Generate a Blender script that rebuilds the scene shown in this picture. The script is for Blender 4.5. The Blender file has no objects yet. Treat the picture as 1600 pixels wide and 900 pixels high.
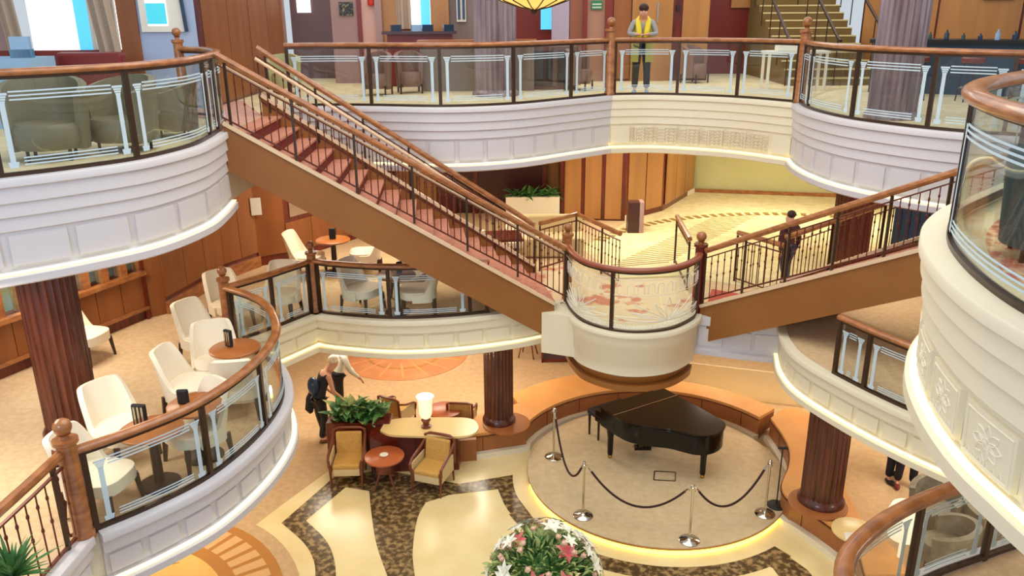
import bpy, bmesh, math, random
from math import pi, sin, cos, radians, hypot, atan2
from mathutils import Vector, Matrix
from mathutils.geometry import tessellate_polygon
random.seed(7)
SC = bpy.context.scene
COL = SC.collection
# ------------------------------------------------------------ camera
CZ, U, M, L = 7.8, 6.15, 2.9, 0.0          # eye, upper deck, middle deck, lower deck (metres)
FPX, PITCH, ROLL = 1280., radians(18.8), radians(-0.4)
cd = bpy.data.cameras.new('camera'); cam = bpy.data.objects.new('camera', cd); COL.objects.link(cam)
cd.sensor_fit = 'HORIZONTAL'; cd.sensor_width = 36; cd.lens = FPX/1600*36; cd.clip_start = .05; cd.clip_end = 200
cam.matrix_world = Matrix.Translation((0, 0, CZ)) @ Matrix.Rotation(radians(90)-PITCH, 4, 'X') @ Matrix.Rotation(ROLL, 4, 'Z')
SC.camera = cam
# ------------------------------------------------------------ world, exposure, large lights
w = bpy.data.worlds.new('world'); SC.world = w; w.use_nodes = True
bg = w.node_tree.nodes['Background']; bg.inputs[0].default_value = (.84, .92, 1.0, 1); bg.inputs[1].default_value = .70
SC.view_settings.view_transform = 'Standard'; SC.view_settings.look = 'None'
SC.view_settings.gamma = 1; SC.view_settings.use_curve_mapping = False; SC.view_settings.exposure = 0.0
SC.cycles.transparent_max_bounces = 32
def area_light(name, loc, sx, sy, power, col, target=None):
    ld = bpy.data.lights.new(name, 'AREA'); ld.shape = 'RECTANGLE'; ld.size = sx; ld.size_y = sy
    ld.energy = power; ld.color = col
    o = bpy.data.objects.new(name, ld); COL.objects.link(o); o.location = loc
    if target: o.rotation_euler = (Vector(target)-Vector(loc)).to_track_quat('-Z', 'Y').to_euler()
    return o
area_light('atrium_fill_light', (0.5, 9.5, 11.0), 9, 9, 700, (1, .94, .82))  # added overhead fill for the whole atrium, not a real fitting
area_light('rear_fill_light', (2, 19.0, 9.6), 16, 4, 330, (1, .90, .76))  # added fill above the rear upper deck, no lamp there
area_light('cool_fill_light', (-6.5, -4.5, 9.5), 5, 3, 620, (.62, .76, 1), (-4.5, 9, 4.5))  # added cool fill to tint the left edges blue, no window stands here

def ray(x, y):
    cx, cy = x-800, 450-y
    c, s = cos(ROLL), sin(ROLL)
    cx, cy = cx*c-cy*s, cx*s+cy*c
    return Vector((cx, FPX*cos(PITCH)+cy*sin(PITCH), -FPX*sin(PITCH)+cy*cos(PITCH)))
def P(x, y, z):                              # where the line of sight meets the level z
    d = ray(x, y); t = (z-CZ)/d.z
    return (d.x*t, d.y*t)
def PY(x, y, Y):                             # where it meets the upright plane at distance Y
    d = ray(x, y); t = Y/d.y
    return (d.x*t, d.z*t+CZ)

# ------------------------------------------------------------ materials
def lin(c):
    return tuple(((v/255)/12.92 if v/255 <= .04045 else ((v/255+.055)/1.055)**2.4) for v in c)+(1,)
MATS = {}
def mat(name, col, rough=.5, metal=0, spec=.5, col2=None, scale=4, kind='noise', bump=0, bscale=40, coat=0, stretch=None, emit=None, estr=0, detail=4, lo=.35, hi=.65):
    m = bpy.data.materials.new(name); m.use_nodes = True; MATS[name] = m
    nt = m.node_tree; b = nt.nodes['Principled BSDF']
    b.inputs['Roughness'].default_value = rough; b.inputs['Metallic'].default_value = metal
    b.inputs['Specular IOR Level'].default_value = spec; b.inputs['Coat Weight'].default_value = coat
    b.inputs['Base Color'].default_value = lin(col)
    tc = nt.nodes.new('ShaderNodeTexCoord'); mp = nt.nodes.new('ShaderNodeMapping')
    nt.links.new(tc.outputs['Object'], mp.inputs[0])
    if stretch: mp.inputs['Scale'].default_value = stretch
    if col2:
        if kind == 'noise':
            t = nt.nodes.new('ShaderNodeTexNoise'); t.inputs['Scale'].default_value = scale; t.inputs['Detail'].default_value = detail; out = t.outputs[0]
        elif kind == 'voronoi':
            t = nt.nodes.new('ShaderNodeTexVoronoi'); t.feature = 'DISTANCE_TO_EDGE'; t.inputs['Scale'].default_value = scale; out = t.outputs[0]
        elif kind == 'wave':
            t = nt.nodes.new('ShaderNodeTexWave'); t.inputs['Scale'].default_value = scale; t.inputs['Distortion'].default_value = 6; t.inputs['Detail'].default_value = 3; out = t.outputs[0]
        nt.links.new(mp.outputs[0], t.inputs['Vector'])
        r = nt.nodes.new('ShaderNodeValToRGB'); r.color_ramp.elements[0].position = lo; r.color_ramp.elements[1].position = hi
        r.color_ramp.elements[0].color = lin(col); r.color_ramp.elements[1].color = lin(col2)
        nt.links.new(out, r.inputs[0]); nt.links.new(r.outputs[0], b.inputs['Base Color'])
    if bump:
        t2 = nt.nodes.new('ShaderNodeTexNoise'); t2.inputs['Scale'].default_value = bscale; t2.inputs['Detail'].default_value = 3
        nt.links.new(mp.outputs[0], t2.inputs['Vector'])
        bp = nt.nodes.new('ShaderNodeBump'); bp.inputs['Strength'].default_value = bump; bp.inputs['Distance'].default_value = .01
        nt.links.new(t2.outputs[0], bp.inputs['Height']); nt.links.new(bp.outputs[0], b.inputs['Normal'])
    if emit:
        b.inputs['Emission Color'].default_value = lin(emit); b.inputs['Emission Strength'].default_value = estr
    return m
def glass(name, tint, gl=.07, dens=0.0, dcol=(255, 255, 255)):
    m = bpy.data.materials.new(name); m.use_nodes = True; MATS[name] = m; nt = m.node_tree
    nt.nodes.remove(nt.nodes['Principled BSDF']); out = nt.nodes['Material Output']
    tr = nt.nodes.new('ShaderNodeBsdfTransparent'); tr.inputs[0].default_value = lin(tint)
    g = nt.nodes.new('ShaderNodeBsdfGlossy'); g.inputs['Roughness'].default_value = .02
    lw = nt.nodes.new('ShaderNodeLayerWeight'); lw.inputs[0].default_value = .5
    mr = nt.nodes.new('ShaderNodeMapRange'); mr.inputs['To Min'].default_value = gl*.6; mr.inputs['To Max'].default_value = .5
    pw = nt.nodes.new('ShaderNodeMath'); pw.operation = 'POWER'; pw.inputs[1].default_value = 3
    nt.links.new(lw.outputs['Facing'], pw.inputs[0]); nt.links.new(pw.outputs[0], mr.inputs['Value'])
    mx = nt.nodes.new('ShaderNodeMixShader'); nt.links.new(mr.outputs[0], mx.inputs[0])
    nt.links.new(tr.outputs[0], mx.inputs[1]); nt.links.new(g.outputs[0], mx.inputs[2])
    last = mx
    if dens:
        d = nt.nodes.new('ShaderNodeBsdfDiffuse'); d.inputs[0].default_value = lin(dcol)
        m2 = nt.nodes.new('ShaderNodeMixShader'); m2.inputs[0].default_value = dens
        nt.links.new(mx.outputs[0], m2.inputs[1]); nt.links.new(d.outputs[0], m2.inputs[2]); last = m2
    nt.links.new(last.outputs[0], out.inputs['Surface']); return m
fascia = mat('white_lacquer', (208, 203, 206), .45)
ivory = mat('ivory_lacquer', (230, 219, 192), .45)
groove = mat('groove', (150, 138, 125), .7)
railw = mat('rail_wood', (176, 112, 62), .3, col2=(140, 82, 42), scale=2, kind='noise', stretch=(3, 3, 8), coat=.4)
panelw = mat('cherry_panel', (148, 88, 44), .4, col2=(132, 76, 36), scale=1.3, stretch=(3, 3, .4))
panelo = mat('amber_panel', (176, 122, 66), .4, col2=(160, 108, 56), scale=1.3, stretch=(3, 3, .4))
darkw = mat('mahogany', (112, 34, 16), .3, col2=(78, 20, 10), scale=3, stretch=(4, 4, .5), coat=.3)
colw = mat('column_mahogany', (98, 44, 28), .3, col2=(68, 24, 15), scale=3, stretch=(4, 4, .5), coat=.3)
greycol = mat('silvered_column', (158, 138, 142), .32, col2=(120, 98, 102), scale=2, stretch=(4, 4, .4), coat=.5)
bronze = mat('bronze', (70, 50, 38), .35, metal=.5)
redmetal = mat('baluster_bronze', (104, 50, 34), .35, metal=.4)
stairw = mat('stringer_bronze', (150, 96, 44), .4, col2=(142, 88, 40), scale=1)
trimpink = mat('stringer_cap', (226, 196, 160), .45)
steel = mat('chrome', (205, 200, 190), .15, metal=1)
carpetm = mat('beige_carpet', (214, 184, 144), .95, col2=(202, 170, 130), scale=14, bump=.3, bscale=120)
carpetl = mat('lower_carpet', (206, 172, 128), .95, col2=(194, 160, 118), scale=9, bump=.3, bscale=120)
carpeth = mat('hall_carpet', (226, 212, 166), .95, col2=(212, 194, 142), scale=5, bump=.3, bscale=120)
carpetu = mat('upper_carpet', (226, 210, 172), .95, col2=(214, 192, 148), scale=4, bump=.3, bscale=120)
carpetr = mat('red_patterned_carpet', (196, 108, 82), .95, col2=(232, 198, 150), scale=7, kind='noise', lo=.42, hi=.58)
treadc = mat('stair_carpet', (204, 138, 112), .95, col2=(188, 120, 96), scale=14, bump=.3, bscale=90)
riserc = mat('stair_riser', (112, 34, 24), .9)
stagec = mat('stage_carpet', (206, 184, 146), .95, col2=(196, 172, 134), scale=10, bump=.2, bscale=120)
marble = mat('cream_marble', (240, 220, 166), .22, col2=(232, 208, 150), scale=1.5)
dmarble = mat('brown_marble', (82, 64, 40), .22, col2=(160, 132, 88), scale=11, kind='noise', detail=12, lo=.46, hi=.62)
medal = mat('gold_marble', (226, 178, 92), .3, col2=(236, 194, 112), scale=1.2)
medalb = mat('brown_inlay', (188, 128, 66), .3)
medalo = mat('orange_inlay', (216, 148, 96), .4, col2=(204, 132, 82), scale=2)
bench_top = mat('amber_upholstery', (222, 160, 90), .6, col2=(212, 146, 76), scale=1.4)
bench_front = mat('bench_veneer', (168, 106, 58), .4, col2=(156, 94, 48), scale=1.5)
chairm = mat('ivory_leather', (240, 226, 200), .5)
legm = mat('dark_leg', (52, 26, 18), .4)
tablew = mat('table_wood', (176, 108, 56), .3, col2=(160, 92, 44), scale=3)
olive = mat('olive_leather', (116, 108, 84), .5)
green = mat('sage_leather', (172, 170, 124), .5)
teal = mat('teal_leather', (42, 76, 78), .45)
goldfab = mat('gold_fabric', (206, 160, 82), .75, col2=(194, 146, 70), scale=30)
creamfab = mat('cream_fabric', (214, 190, 142), .75)
frosted = mat('lamp_glass', (255, 246, 222), .4, emit=(255, 240, 200), estr=.6)
counter = mat('counter_laminate', (232, 204, 140), .3)
black = mat('piano_black', (8, 6, 6), .16, spec=.35, coat=.15)
blackp = mat('black_matt', (24, 20, 20), .6)
rope = mat('rope_velvet', (52, 24, 20), .9)
leafd = mat('leaf_dark', (44, 98, 44), .5, col2=(96, 146, 74), scale=9)
leafl = mat('leaf_light', (136, 158, 84), .5, col2=(180, 190, 120), scale=9)
petalw = mat('petal_white', (242, 240, 220), .5)
petalp = mat('petal_pink', (232, 96, 104), .5, col2=(240, 150, 140), scale=12)
petalr = mat('petal_blush', (226, 186, 160), .5)
skin = mat('skin', (214, 158, 128), .55)
yellow = mat('yellow_cloth', (232, 206, 52), .8)
oliveg = mat('khaki_cloth', (190, 176, 80), .85)
greyc = mat('grey_cloth', (160, 160, 158), .85)
paleblue = mat('pale_cloth', (214, 214, 196), .85)
hairm = mat('dark_hair', (48, 22, 20), .6)
hairw = mat('white_hair', (236, 226, 204), .7)
sky = mat('window_sky', (255, 255, 255), .5, emit=(250, 252, 250), estr=1.15)
skyb = mat('window_blue', (90, 190, 240), .5, emit=(86, 190, 242), estr=.9)
curtain = mat('curtain', (196, 176, 156), .85, col2=(168, 146, 128), scale=5, stretch=(12, 12, .3), kind='wave')
bluewall = mat('pale_blue_panel', (170, 186, 216), .4)
mauve = mat('mauve_panel', (160, 128, 124), .45)
maroon = mat('maroon_panel', (120, 34, 24), .4)
stairg = mat('stair_runner', (122, 96, 50), .9)
nosing = mat('stair_nosing', (222, 208, 150), .5)
greenwall = mat('pale_green_wall', (196, 190, 132), .6, col2=(206, 198, 140), scale=1)
ceil = mat('ceiling_white', (232, 222, 200), .7)
cove = mat('cove_strip', (255, 246, 200), .5, emit=(255, 240, 176), estr=1.3)
stageglow = mat('stage_strip', (255, 240, 150), .5, emit=(255, 226, 90), estr=3.4)
carving = mat('carving_tan', (208, 186, 142), .6)
etchm = glass('frosted_etching', (235, 245, 250), .02, .72, (214, 230, 238))
etchc = glass('clear_relief_etching', (244, 240, 230), .02, .85, (246, 238, 220))
pane = glass('clear_glass', (249, 252, 251), .06)
bowlm = mat('amber_glass', (236, 200, 96), .3, emit=(250, 214, 110), estr=.75)
whitep = mat('white_paper', (236, 230, 216), .7)
bluep = mat('blue_paper', (150, 184, 216), .7)
signg = mat('green_sign', (34, 120, 76), .5)
signr = mat('red_sign', (190, 40, 30), .5)
greyseat = mat('grey_seat', (128, 120, 104), .7, col2=(100, 92, 78), scale=8)
navy = mat('navy_panel', (34, 58, 84), .3)

# ------------------------------------------------------------ object helpers
ORG = {}
def thing(name, label, cat, loc=(0, 0, 0), group=None, local=False):
    o = bpy.data.objects.new(name, None); COL.objects.link(o); o.empty_display_size = .2
    o.location = loc; o['label'] = label; o['category'] = cat
    if group: o['group'] = group
    ORG[o.name] = Vector((0, 0, 0)) if local else Vector(loc)
    return o
def origin(o):
    while o is not None:
        if o.name in ORG: return ORG[o.name]
        o = o.parent
    return Vector((0, 0, 0))
def tag(o, label, cat, group=None):
    o['label'] = label; o['category'] = cat
    if group: o['group'] = group
    return o
class MB:
    def __init__(s): s.v = []; s.f = []
    def add(s, vs, fs):
        n = len(s.v); s.v += [tuple(v) for v in vs]; s.f += [tuple(i+n for i in f) for f in fs]; return s
    def box(s, c, d, rz=0, rx=0):
        R = Matrix.Rotation(rz, 3, 'Z') @ Matrix.Rotation(rx, 3, 'X'); c = Vector(c); vs = []
        for z in (-1, 1):
            for x, y in ((-1, -1), (1, -1), (1, 1), (-1, 1)):
                vs.append(c+R @ Vector((x*d[0]/2, y*d[1]/2, z*d[2]/2)))
        return s.add(vs, [(3, 2, 1, 0), (4, 5, 6, 7), (0, 1, 5, 4), (1, 2, 6, 5), (2, 3, 7, 6), (3, 0, 4, 7)])
    def bar(s, a, b, w, h=None, n=4, r2=None):     # straight bar a->b; n=4 a box of w x h, else a round rod of radius w
        a, b = Vector(a), Vector(b); d = (b-a).normalized()
        up = Vector((0, 0, 1)) if abs(d.z) < .95 else Vector((0, 1, 0))
        x = d.cross(up).normalized(); y = x.cross(d).normalized()
        if n == 4:
            h = h or w; ring = [(-w/2, -h/2), (w/2, -h/2), (w/2, h/2), (-w/2, h/2)]; ring2 = ring
        else:
            ring = [(w*cos(2*pi*i/n), w*sin(2*pi*i/n)) for i in range(n)]
            q = (r2 if r2 is not None else w)/w; ring2 = [(p*q, t*q) for p, t in ring]
        vs = [a+x*p+y*q for p, q in ring]+[b+x*p+y*q for p, q in ring2]; k = len(ring)
        return s.add(vs, [tuple(range(k))[::-1], tuple(range(k, 2*k))]+[(i, (i+1) % k, k+(i+1) % k, k+i) for i in range(k)])
    def tube(s, pts, r, n=8):
        pts = [Vector(p) for p in pts]; vs = []; fs = []; prev = None
        for i, p in enumerate(pts):
            d = (pts[min(i+1, len(pts)-1)]-pts[max(i-1, 0)]).normalized()
            if prev is None:
                up = Vector((0, 0, 1)) if abs(d.z) < .9 else Vector((0, 1, 0)); x = d.cross(up).normalized()
            else: x = (prev-d*prev.dot(d)).normalized()
            prev = x; y = d.cross(x); rr = r[i] if isinstance(r, (list, tuple)) else r
            vs += [p+(x*cos(2*pi*k/n)+y*sin(2*pi*k/n))*rr for k in range(n)]
        for i in range(len(pts)-1):
            fs += [(i*n+k, i*n+(k+1) % n, (i+1)*n+(k+1) % n, (i+1)*n+k) for k in range(n)]
        fs += [tuple(range(n))[::-1], tuple(range((len(pts)-1)*n, len(pts)*n))]
        return s.add(vs, fs)
    def lathe(s, c, prof, n=24, flute=0, depth=0):  # prof = [(r,z)...]
        vs = []; fs = []
        for r, z in prof:
            for k in range(n):
                rr = r
                if flute: rr = r*(1-depth*abs(cos(pi*k*flute/n))**.6)
                vs.append((c[0]+rr*cos(2*pi*k/n), c[1]+rr*sin(2*pi*k/n), c[2]+z))
        for i in range(len(prof)-1):
            fs += [(i*n+k, i*n+(k+1) % n, (i+1)*n+(k+1) % n, (i+1)*n+k) for k in range(n)]
        fs += [tuple(range(n))[::-1], tuple(range((len(prof)-1)*n, len(prof)*n))]
        return s.add(vs, fs)
    def prism(s, poly, z0, z1):
        poly = [tuple(p[:2]) for p in poly]; n = len(poly)
        a = sum(poly[i][0]*poly[(i+1) % n][1]-poly[(i+1) % n][0]*poly[i][1] for i in range(n))
        if a < 0: poly = poly[::-1]
        vs = [(x, y, z0) for x, y in poly]+[(x, y, z1) for x, y in poly]
        tri = tessellate_polygon([[Vector((x, y, 0)) for x, y in poly]]); fs = []
        for t in tri:
            A, B, C = (Vector((*poly[i], 0)) for i in t)
            if (B-A).cross(C-A).z < 0: t = (t[0], t[2], t[1])
            fs.append(tuple(i+n for i in t)); fs.append((t[2], t[1], t[0]))
        fs += [(i, (i+1) % n, n+(i+1) % n, n+i) for i in range(n)]
        return s.add(vs, fs)
    def ball(s, c, r, n=12, m=8, sq=(1, 1, 1)):
        vs = [(c[0], c[1], c[2]-r*sq[2])]
        for j in range(1, m):
            a = -pi/2+pi*j/m
            vs += [(c[0]+r*sq[0]*cos(a)*cos(2*pi*k/n), c[1]+r*sq[1]*cos(a)*sin(2*pi*k/n), c[2]+r*sq[2]*sin(a)) for k in range(n)]
        vs.append((c[0], c[1], c[2]+r*sq[2])); fs = []
        for k in range(n): fs.append((0, 1+(k+1) % n, 1+k))
        for j in range(m-2):
            fs += [(1+j*n+k, 1+j*n+(k+1) % n, 1+(j+1)*n+(k+1) % n, 1+(j+1)*n+k) for k in range(n)]
        t = len(vs)-1; q = 1+(m-2)*n
        for k in range(n): fs.append((q+k, q+(k+1) % n, t))
        return s.add(vs, fs)
    def grid(s, fn, nu, nv, thick=0):              # fn(u,v)->point ; thick makes a solid shell
        vs = []; fs = []
        for i in range(nu+1):
            for j in range(nv+1): vs.append(Vector(fn(i/nu, j/nv)))
        W = nv+1
        for i in range(nu):
            for j in range(nv): fs.append((i*W+j, (i+1)*W+j, (i+1)*W+j+1, i*W+j+1))
        if thick:
            nor = [Vector((0, 0, 0)) for _ in vs]
            for f in fs:
                nn = (vs[f[1]]-vs[f[0]]).cross(vs[f[3]]-vs[f[0]])
                for i in f: nor[i] += nn
            N = len(vs); vs2 = [v-nor[i].normalized()*thick for i, v in enumerate(vs)]
            fs2 = [tuple(i+N for i in f[::-1]) for f in fs]
            bd = [i*W for i in range(nu+1)]+[nu*W+j for j in range(1, nv+1)]+[i*W+nv for i in range(nu-1, -1, -1)]+[j for j in range(nv-1, 0, -1)]
            fs2 += [(bd[(k+1) % len(bd)], bd[k], bd[k]+N, bd[(k+1) % len(bd)]+N) for k in range(len(bd))]
            vs = vs+vs2; fs = fs+fs2
        return s.add(vs, fs)
    def build(s, name, m, parent=None, smooth=False, bevel=0, subsurf=0, label=None):
        me = bpy.data.meshes.new(name); og = origin(parent)
        me.from_pydata([(v[0]-og.x, v[1]-og.y, v[2]-og.z) for v in s.v], [], s.f); me.update()
        me.materials.append(m)
        if smooth:
            for p in me.polygons: p.use_smooth = True
        o = bpy.data.objects.new(name, me); COL.objects.link(o)
        if parent: o.parent = parent
        if bevel:
            b = o.modifiers.new('bevel', 'BEVEL'); b.width = bevel; b.segments = 2; b.limit_method = 'ANGLE'
        if subsurf:
            b = o.modifiers.new('sub', 'SUBSURF'); b.levels = subsurf; b.render_levels = subsurf
        if smooth and not subsurf:
            try: me.set_sharp_from_angle(angle=radians(40))
            except Exception: pass
        if label: o['label'] = label
        return o
    def center(s, name, m, label, cat, group=None, **k):     # a one-mesh thing with its own origin
        c = Vector((sum(v[0] for v in s.v)/len(s.v), sum(v[1] for v in s.v)/len(s.v), min(v[2] for v in s.v)))
        s.v = [(v[0]-c.x, v[1]-c.y, v[2]-c.z) for v in s.v]
        o = s.build(name, m, **k); o.location = c; return tag(o, label, cat, group)
def struct(name, mb, m, **k):
    o = mb.build(name, m, **k); o['kind'] = 'structure'; return o
def dup(root, loc=None, rz=None, label=None, group=None, scale=None):
    r = root.copy(); COL.objects.link(r)
    if loc is not None: r.location = loc
    if rz is not None: r.rotation_euler = (0, 0, rz)
    if scale: r.scale = (scale,)*3
    if label: r['label'] = label
    if group: r['group'] = group
    for ch in list(root.children):
        c = ch.copy(); COL.objects.link(c); c.parent = r
        for g in ch.children:
            d = g.copy(); COL.objects.link(d); d.parent = c
    return r
class Place:                                  # first use moves the prototype, later ones copy it
    def __init__(s, proto): s.p = proto; s.used = False
    def put(s, loc, rz, label, group=None, scale=None):
        if not s.used:
            s.used = True; o = s.p; o.location = loc; o.rotation_euler = (0, 0, rz); o['label'] = label
            if group: o['group'] = group
            if scale: o.scale = (scale,)*3
            return o
        return dup(s.p, loc, rz, label, group, scale)

class Curve:
    def __init__(s, pts, step=.12, smooth=True):
        pts = [Vector(p[:2]) for p in pts]; raw = []
        if smooth and len(pts) > 2:
            e = [pts[0]*2-pts[1]]+pts+[pts[-1]*2-pts[-2]]
            for i in range(1, len(e)-2):
                for k in range(16):
                    t = k/16; a, b, c, d = e[i-1], e[i], e[i+1], e[i+2]
                    raw.append(.5*((2*b)+(c-a)*t+(2*a-5*b+4*c-d)*t*t+(3*b-a-3*c+d)*t**3))
            raw.append(pts[-1])
        else: raw = pts
        s.raw = raw; s.S = [0]
        for i in range(1, len(raw)): s.S.append(s.S[-1]+(raw[i]-raw[i-1]).length)
        s.len = s.S[-1]; n = max(2, int(s.len/step)); s.pts = [s.pos(s.len*i/n) for i in range(n+1)]
    def pos(s, t):
        t = min(max(t, 0), s.len); i = 0
        while i < len(s.S)-2 and s.S[i+1] < t: i += 1
        q = (t-s.S[i])/max(1e-9, s.S[i+1]-s.S[i]); return s.raw[i].lerp(s.raw[i+1], q)
    def nor(s, t):
        d = (s.pos(t+.05)-s.pos(t-.05)); 
        if d.length < 1e-9: d = Vector((1, 0))
        d.normalize(); return Vector((d.y, -d.x))
    def sweep(s, mb, prof, s0=0, s1=None, step=.12, z=0, closed=True):
        s1 = s.len if s1 is None else s1; n = max(1, int((s1-s0)/step)); vs = []; fs = []; k = len(prof)
        for i in range(n+1):
            t = s0+(s1-s0)*i/n; p = s.pos(t); m = s.nor(t)
            vs += [(p.x+m.x*o, p.y+m.y*o, z+h) for o, h in prof]
        for i in range(n):
            for j in range(k if closed else k-1):
                a, b = i*k+j, i*k+(j+1) % k; fs.append((a, a+k, b+k, b))
        if closed: fs += [tuple(range(k)), tuple(range(n*k, n*k+k))[::-1]]
        mb.add(vs, fs); return mb
RAIL = [(.062*cos(2*pi*k/14), -.022+.04*sin(2*pi*k/14)) for k in range(14)]
def rect(o0, o1, z0, z1): return [(o0, z0), (o1, z0), (o1, z1), (o0, z1)]

def newel(parent, x, y, z, h, r=.075, m=None):
    b = MB(); b.lathe((x, y, z), [(r*1.15, 0), (r*1.15, .08), (r, .1), (r, h-.06), (r*1.3, h-.04), (r*1.3, h)], 16)
    o = b.build('newel_post', m or railw, parent, smooth=True)
    k = MB(); k.lathe((x, y, z+h), [(r*.5, 0), (r*.45, .03), (r*.7, .05)], 12); k.ball((x, y, z+h+.05+r*.85), r*.95, 14, 10)
    k.build('ball_finial', railw, o, smooth=True)
def etch(c, a, b, z, H, full=True):
    """frosted columns and stripes on one pane"""
    e = MB(); o = .018; u = H/1.1
    def strip(s0, s1, z0, z1): 
        c.sweep(e, rect(o, o+.003, z0*u, z1*u), s0, s1, .1, z)
    a += .07; b -= .07
    if b-a < .3: return None
    for sx in (a, b-.06):
        for i in range(3): strip(sx+.008*(2-i)*.5-.02, sx+.08-.008*(2-i)*.5, .12+.02*i, .14+.02*i)
        strip(sx+.005, sx+.055, .18, .78)
        for i in range(3): strip(sx-.008*i, sx+.06+.008*i, .78+.025*i, .80+.025*i)
        strip(sx-.03, sx+.09, .855, .88)
    if full:
        for zz in (.14, .175, .21): strip(a+.13, b-.13, zz, zz+.014)
    for zz in (.80, .84, .88): strip(a+.1, b-.1, zz, zz+.016)
    return e
def balustrade(name, label, c, z, H, posts, etched=True, ends=(False, False), rail=RAIL, railscale=1, newels=(), nh=1.22, relief=False, nr=.075, rm=None):
    mid = c.pos(c.len/2); t = thing(name, label, 'balustrade', (mid.x, mid.y, z))
    b = MB(); c.sweep(b, [(o*railscale, h*railscale) for o, h in rail], z=z+H); b.build('handrail', rm or railw, t, smooth=True)
    b = MB(); c.sweep(b, rect(-.02, .02, H-.09, H-.06), z=z); b.build('top_rail', bronze, t)
    b = MB(); c.sweep(b, rect(-.025, .025, .035, .075), z=z); b.build('bottom_rail', bronze, t)
    for s in posts:
        p = c.pos(s); n = c.nor(s); b = MB(); b.box((p.x, p.y, z+H/2-.01), (.05, .055, H-.06), atan2(n.y, n.x)); b.build('post', bronze, t)
    ss = sorted(posts)
    for i in range(len(ss)-1):
        b = MB(); c.sweep(b, rect(-.005, .005, .075, H-.09), ss[i]+.03, ss[i+1]-.03, z=z); g = b.build('glass_panel', pane, t, smooth=True)
        if etched:
            e = etch(c, ss[i]+.03, ss[i+1]-.03, z, H)
            if e: e.build('frosted_pattern', etchm, g)
        if relief:
            e = MB(); a, d = ss[i]+.03, ss[i+1]-.03; r = random.Random(i+3)
            def T(s, h): p = c.pos(s); n = c.nor(s); return (p.x+n.x*.014, p.y+n.y*.014, z+h)
            for q in range(int((d-a)/.075)):
                s0 = a+.04+q*.075
                e.tube([T(s0+.02*cos(k), .14+.03*sin(k)) for k in [j*pi/3 for j in range(7)]], .006, 4)
            cx = (a+d)/2
            for k in range(9):                                   # fan of palm leaves
                an = pi*(.06+.11*k); l = (.40 if k % 2 else .50)
                for sg in (-1, 1):
                    e.tube([T(min(max(cx+cos(an)*l*q*(d-a)+sg*.05*sin(pi*q)*sin(an), a+.01), d-.01), .22+sin(an)*.42*l*2*q*.9+sg*.03*sin(pi*q)*cos(an)) for q in [j/8 for j in range(9)]], .0085, 4)
            for k in range(int((d-a)/.16)):                      # arches of the frieze
                s0 = a+.1+k*.16
                e.tube([T(s0-.05, .68)]+[T(s0-.05*cos(w), .80+.05*sin(w)) for w in [j*pi/8 for j in range(9)]]+[T(s0+.05, .68)], .008, 4)
            for zz in (.1, .2, .64, .90): c.sweep(e, rect(.01, .014, zz, zz+.012), a, d, .1, z)
            e.build('etched_relief', etchc, g)
    for s in newels:
        p = c.pos(s); newel(t, p.x, p.y, z, nh, nr)
    return t
def spread(c, n, a=.03, b=None):
    b = c.len-.03 if b is None else b
    return [a+(b-a)*i/n for i in range(n+1)]

# ------------------------------------------------------------ plan of the edges (void lies to the right of each line)
cUL = Curve([(-7.0, 7.3), (-6.1, 7.78), (-5.29, 8.39), (-4.78, 8.85), (-4.3, 9.45), (-4.05, 10.3), (-4.06, 11.0), (-4.15, 11.75)])
cULb = Curve([(-4.15, 11.75), (-4.35, 12.6), (-4.8, 13.45), (-5.4, 13.85)])
cF1 = Curve([(-3.95, 14.9), (-3.2, 14.95), (-2.38, 14.85), (-1.12, 14.62), (.02, 14.95), (1.1, 15.8), (1.94, 16.5)])
cF2 = Curve([(1.94, 16.5), (2.7, 16.55), (3.5, 16.3), (4.4, 15.75), (5.15, 14.9)])
cF3 = Curve([(5.15, 14.9), (5.02, 14.1), (5.03, 13.3), (5.2, 12.5), (5.7, 11.6), (6.3, 11.0), (7.1, 10.6), (8.2, 10.5)])
cNR = Curve([(7.9, 8.0), (6.6, 8.1), (5.2, 7.85), (4.1, 6.95), (3.53, 6.33), (3.17, 5.7), (2.97, 5.1), (2.87, 4.55), (2.86, 4.1), (2.95, 3.4), (3.4, 2.6), (4.2, 2.0)])
cML = Curve([(-4.22, 6.85), (-3.75, 7.33), (-3.36, 7.88), (-3.1, 8.7), (-3.03, 9.56), (-3.17, 10.25), (-3.5, 10.95), (-3.9, 11.4), (-4.35, 11.72)])
cMLs = Curve([(-4.35, 11.72), (-3.86, 12.34), (-3.35, 13.12)], smooth=False)
cMC = Curve([(-3.35, 13.12), (-3.0, 12.97), (-2.03, 12.76), (-1.08, 12.83), (-.1, 13.12), (.5, 13.4), (.85, 13.58)])
cMCb = Curve([cMC.pos(3.05*i/12) for i in range(13)])
cLD = Curve([(.95, 13.5), (1.02, 13.0), (1.2, 12.5), (1.6, 12.15), (2.05, 12.05), (2.55, 12.2), (2.95, 12.6), (3.08, 12.9)], .06)
cRW = Curve([(3.08, 12.9), (3.9, 12.6), (4.45, 12.45)])
cRM = Curve([(4.45, 12.45), (4.3, 11.7), (4.34, 10.97), (4.72, 9.97), (5.2, 9.09), (5.8, 8.3), (6.5, 7.7)])
cRMb = Curve([cRM.pos(s_) for s_ in [2.0+(cRM.len-2.0)*i/12 for i in range(13)]])
cLR = Curve([(6.5, 6.9), (5.2, 6.7), (4.19, 6.32), (3.7, 6.1), (3.14, 5.78), (2.65, 5.37), (2.42, 5.0), (2.33, 4.5), (2.4, 3.9), (2.8, 3.1), (3.5, 2.4)])
cBL = Curve([P(-140, 930, M+.97), P(-60, 850, M+.97), P(0, 797, M+.97), P(50, 752, M+.97), (-4.25, 6.83)])

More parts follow.
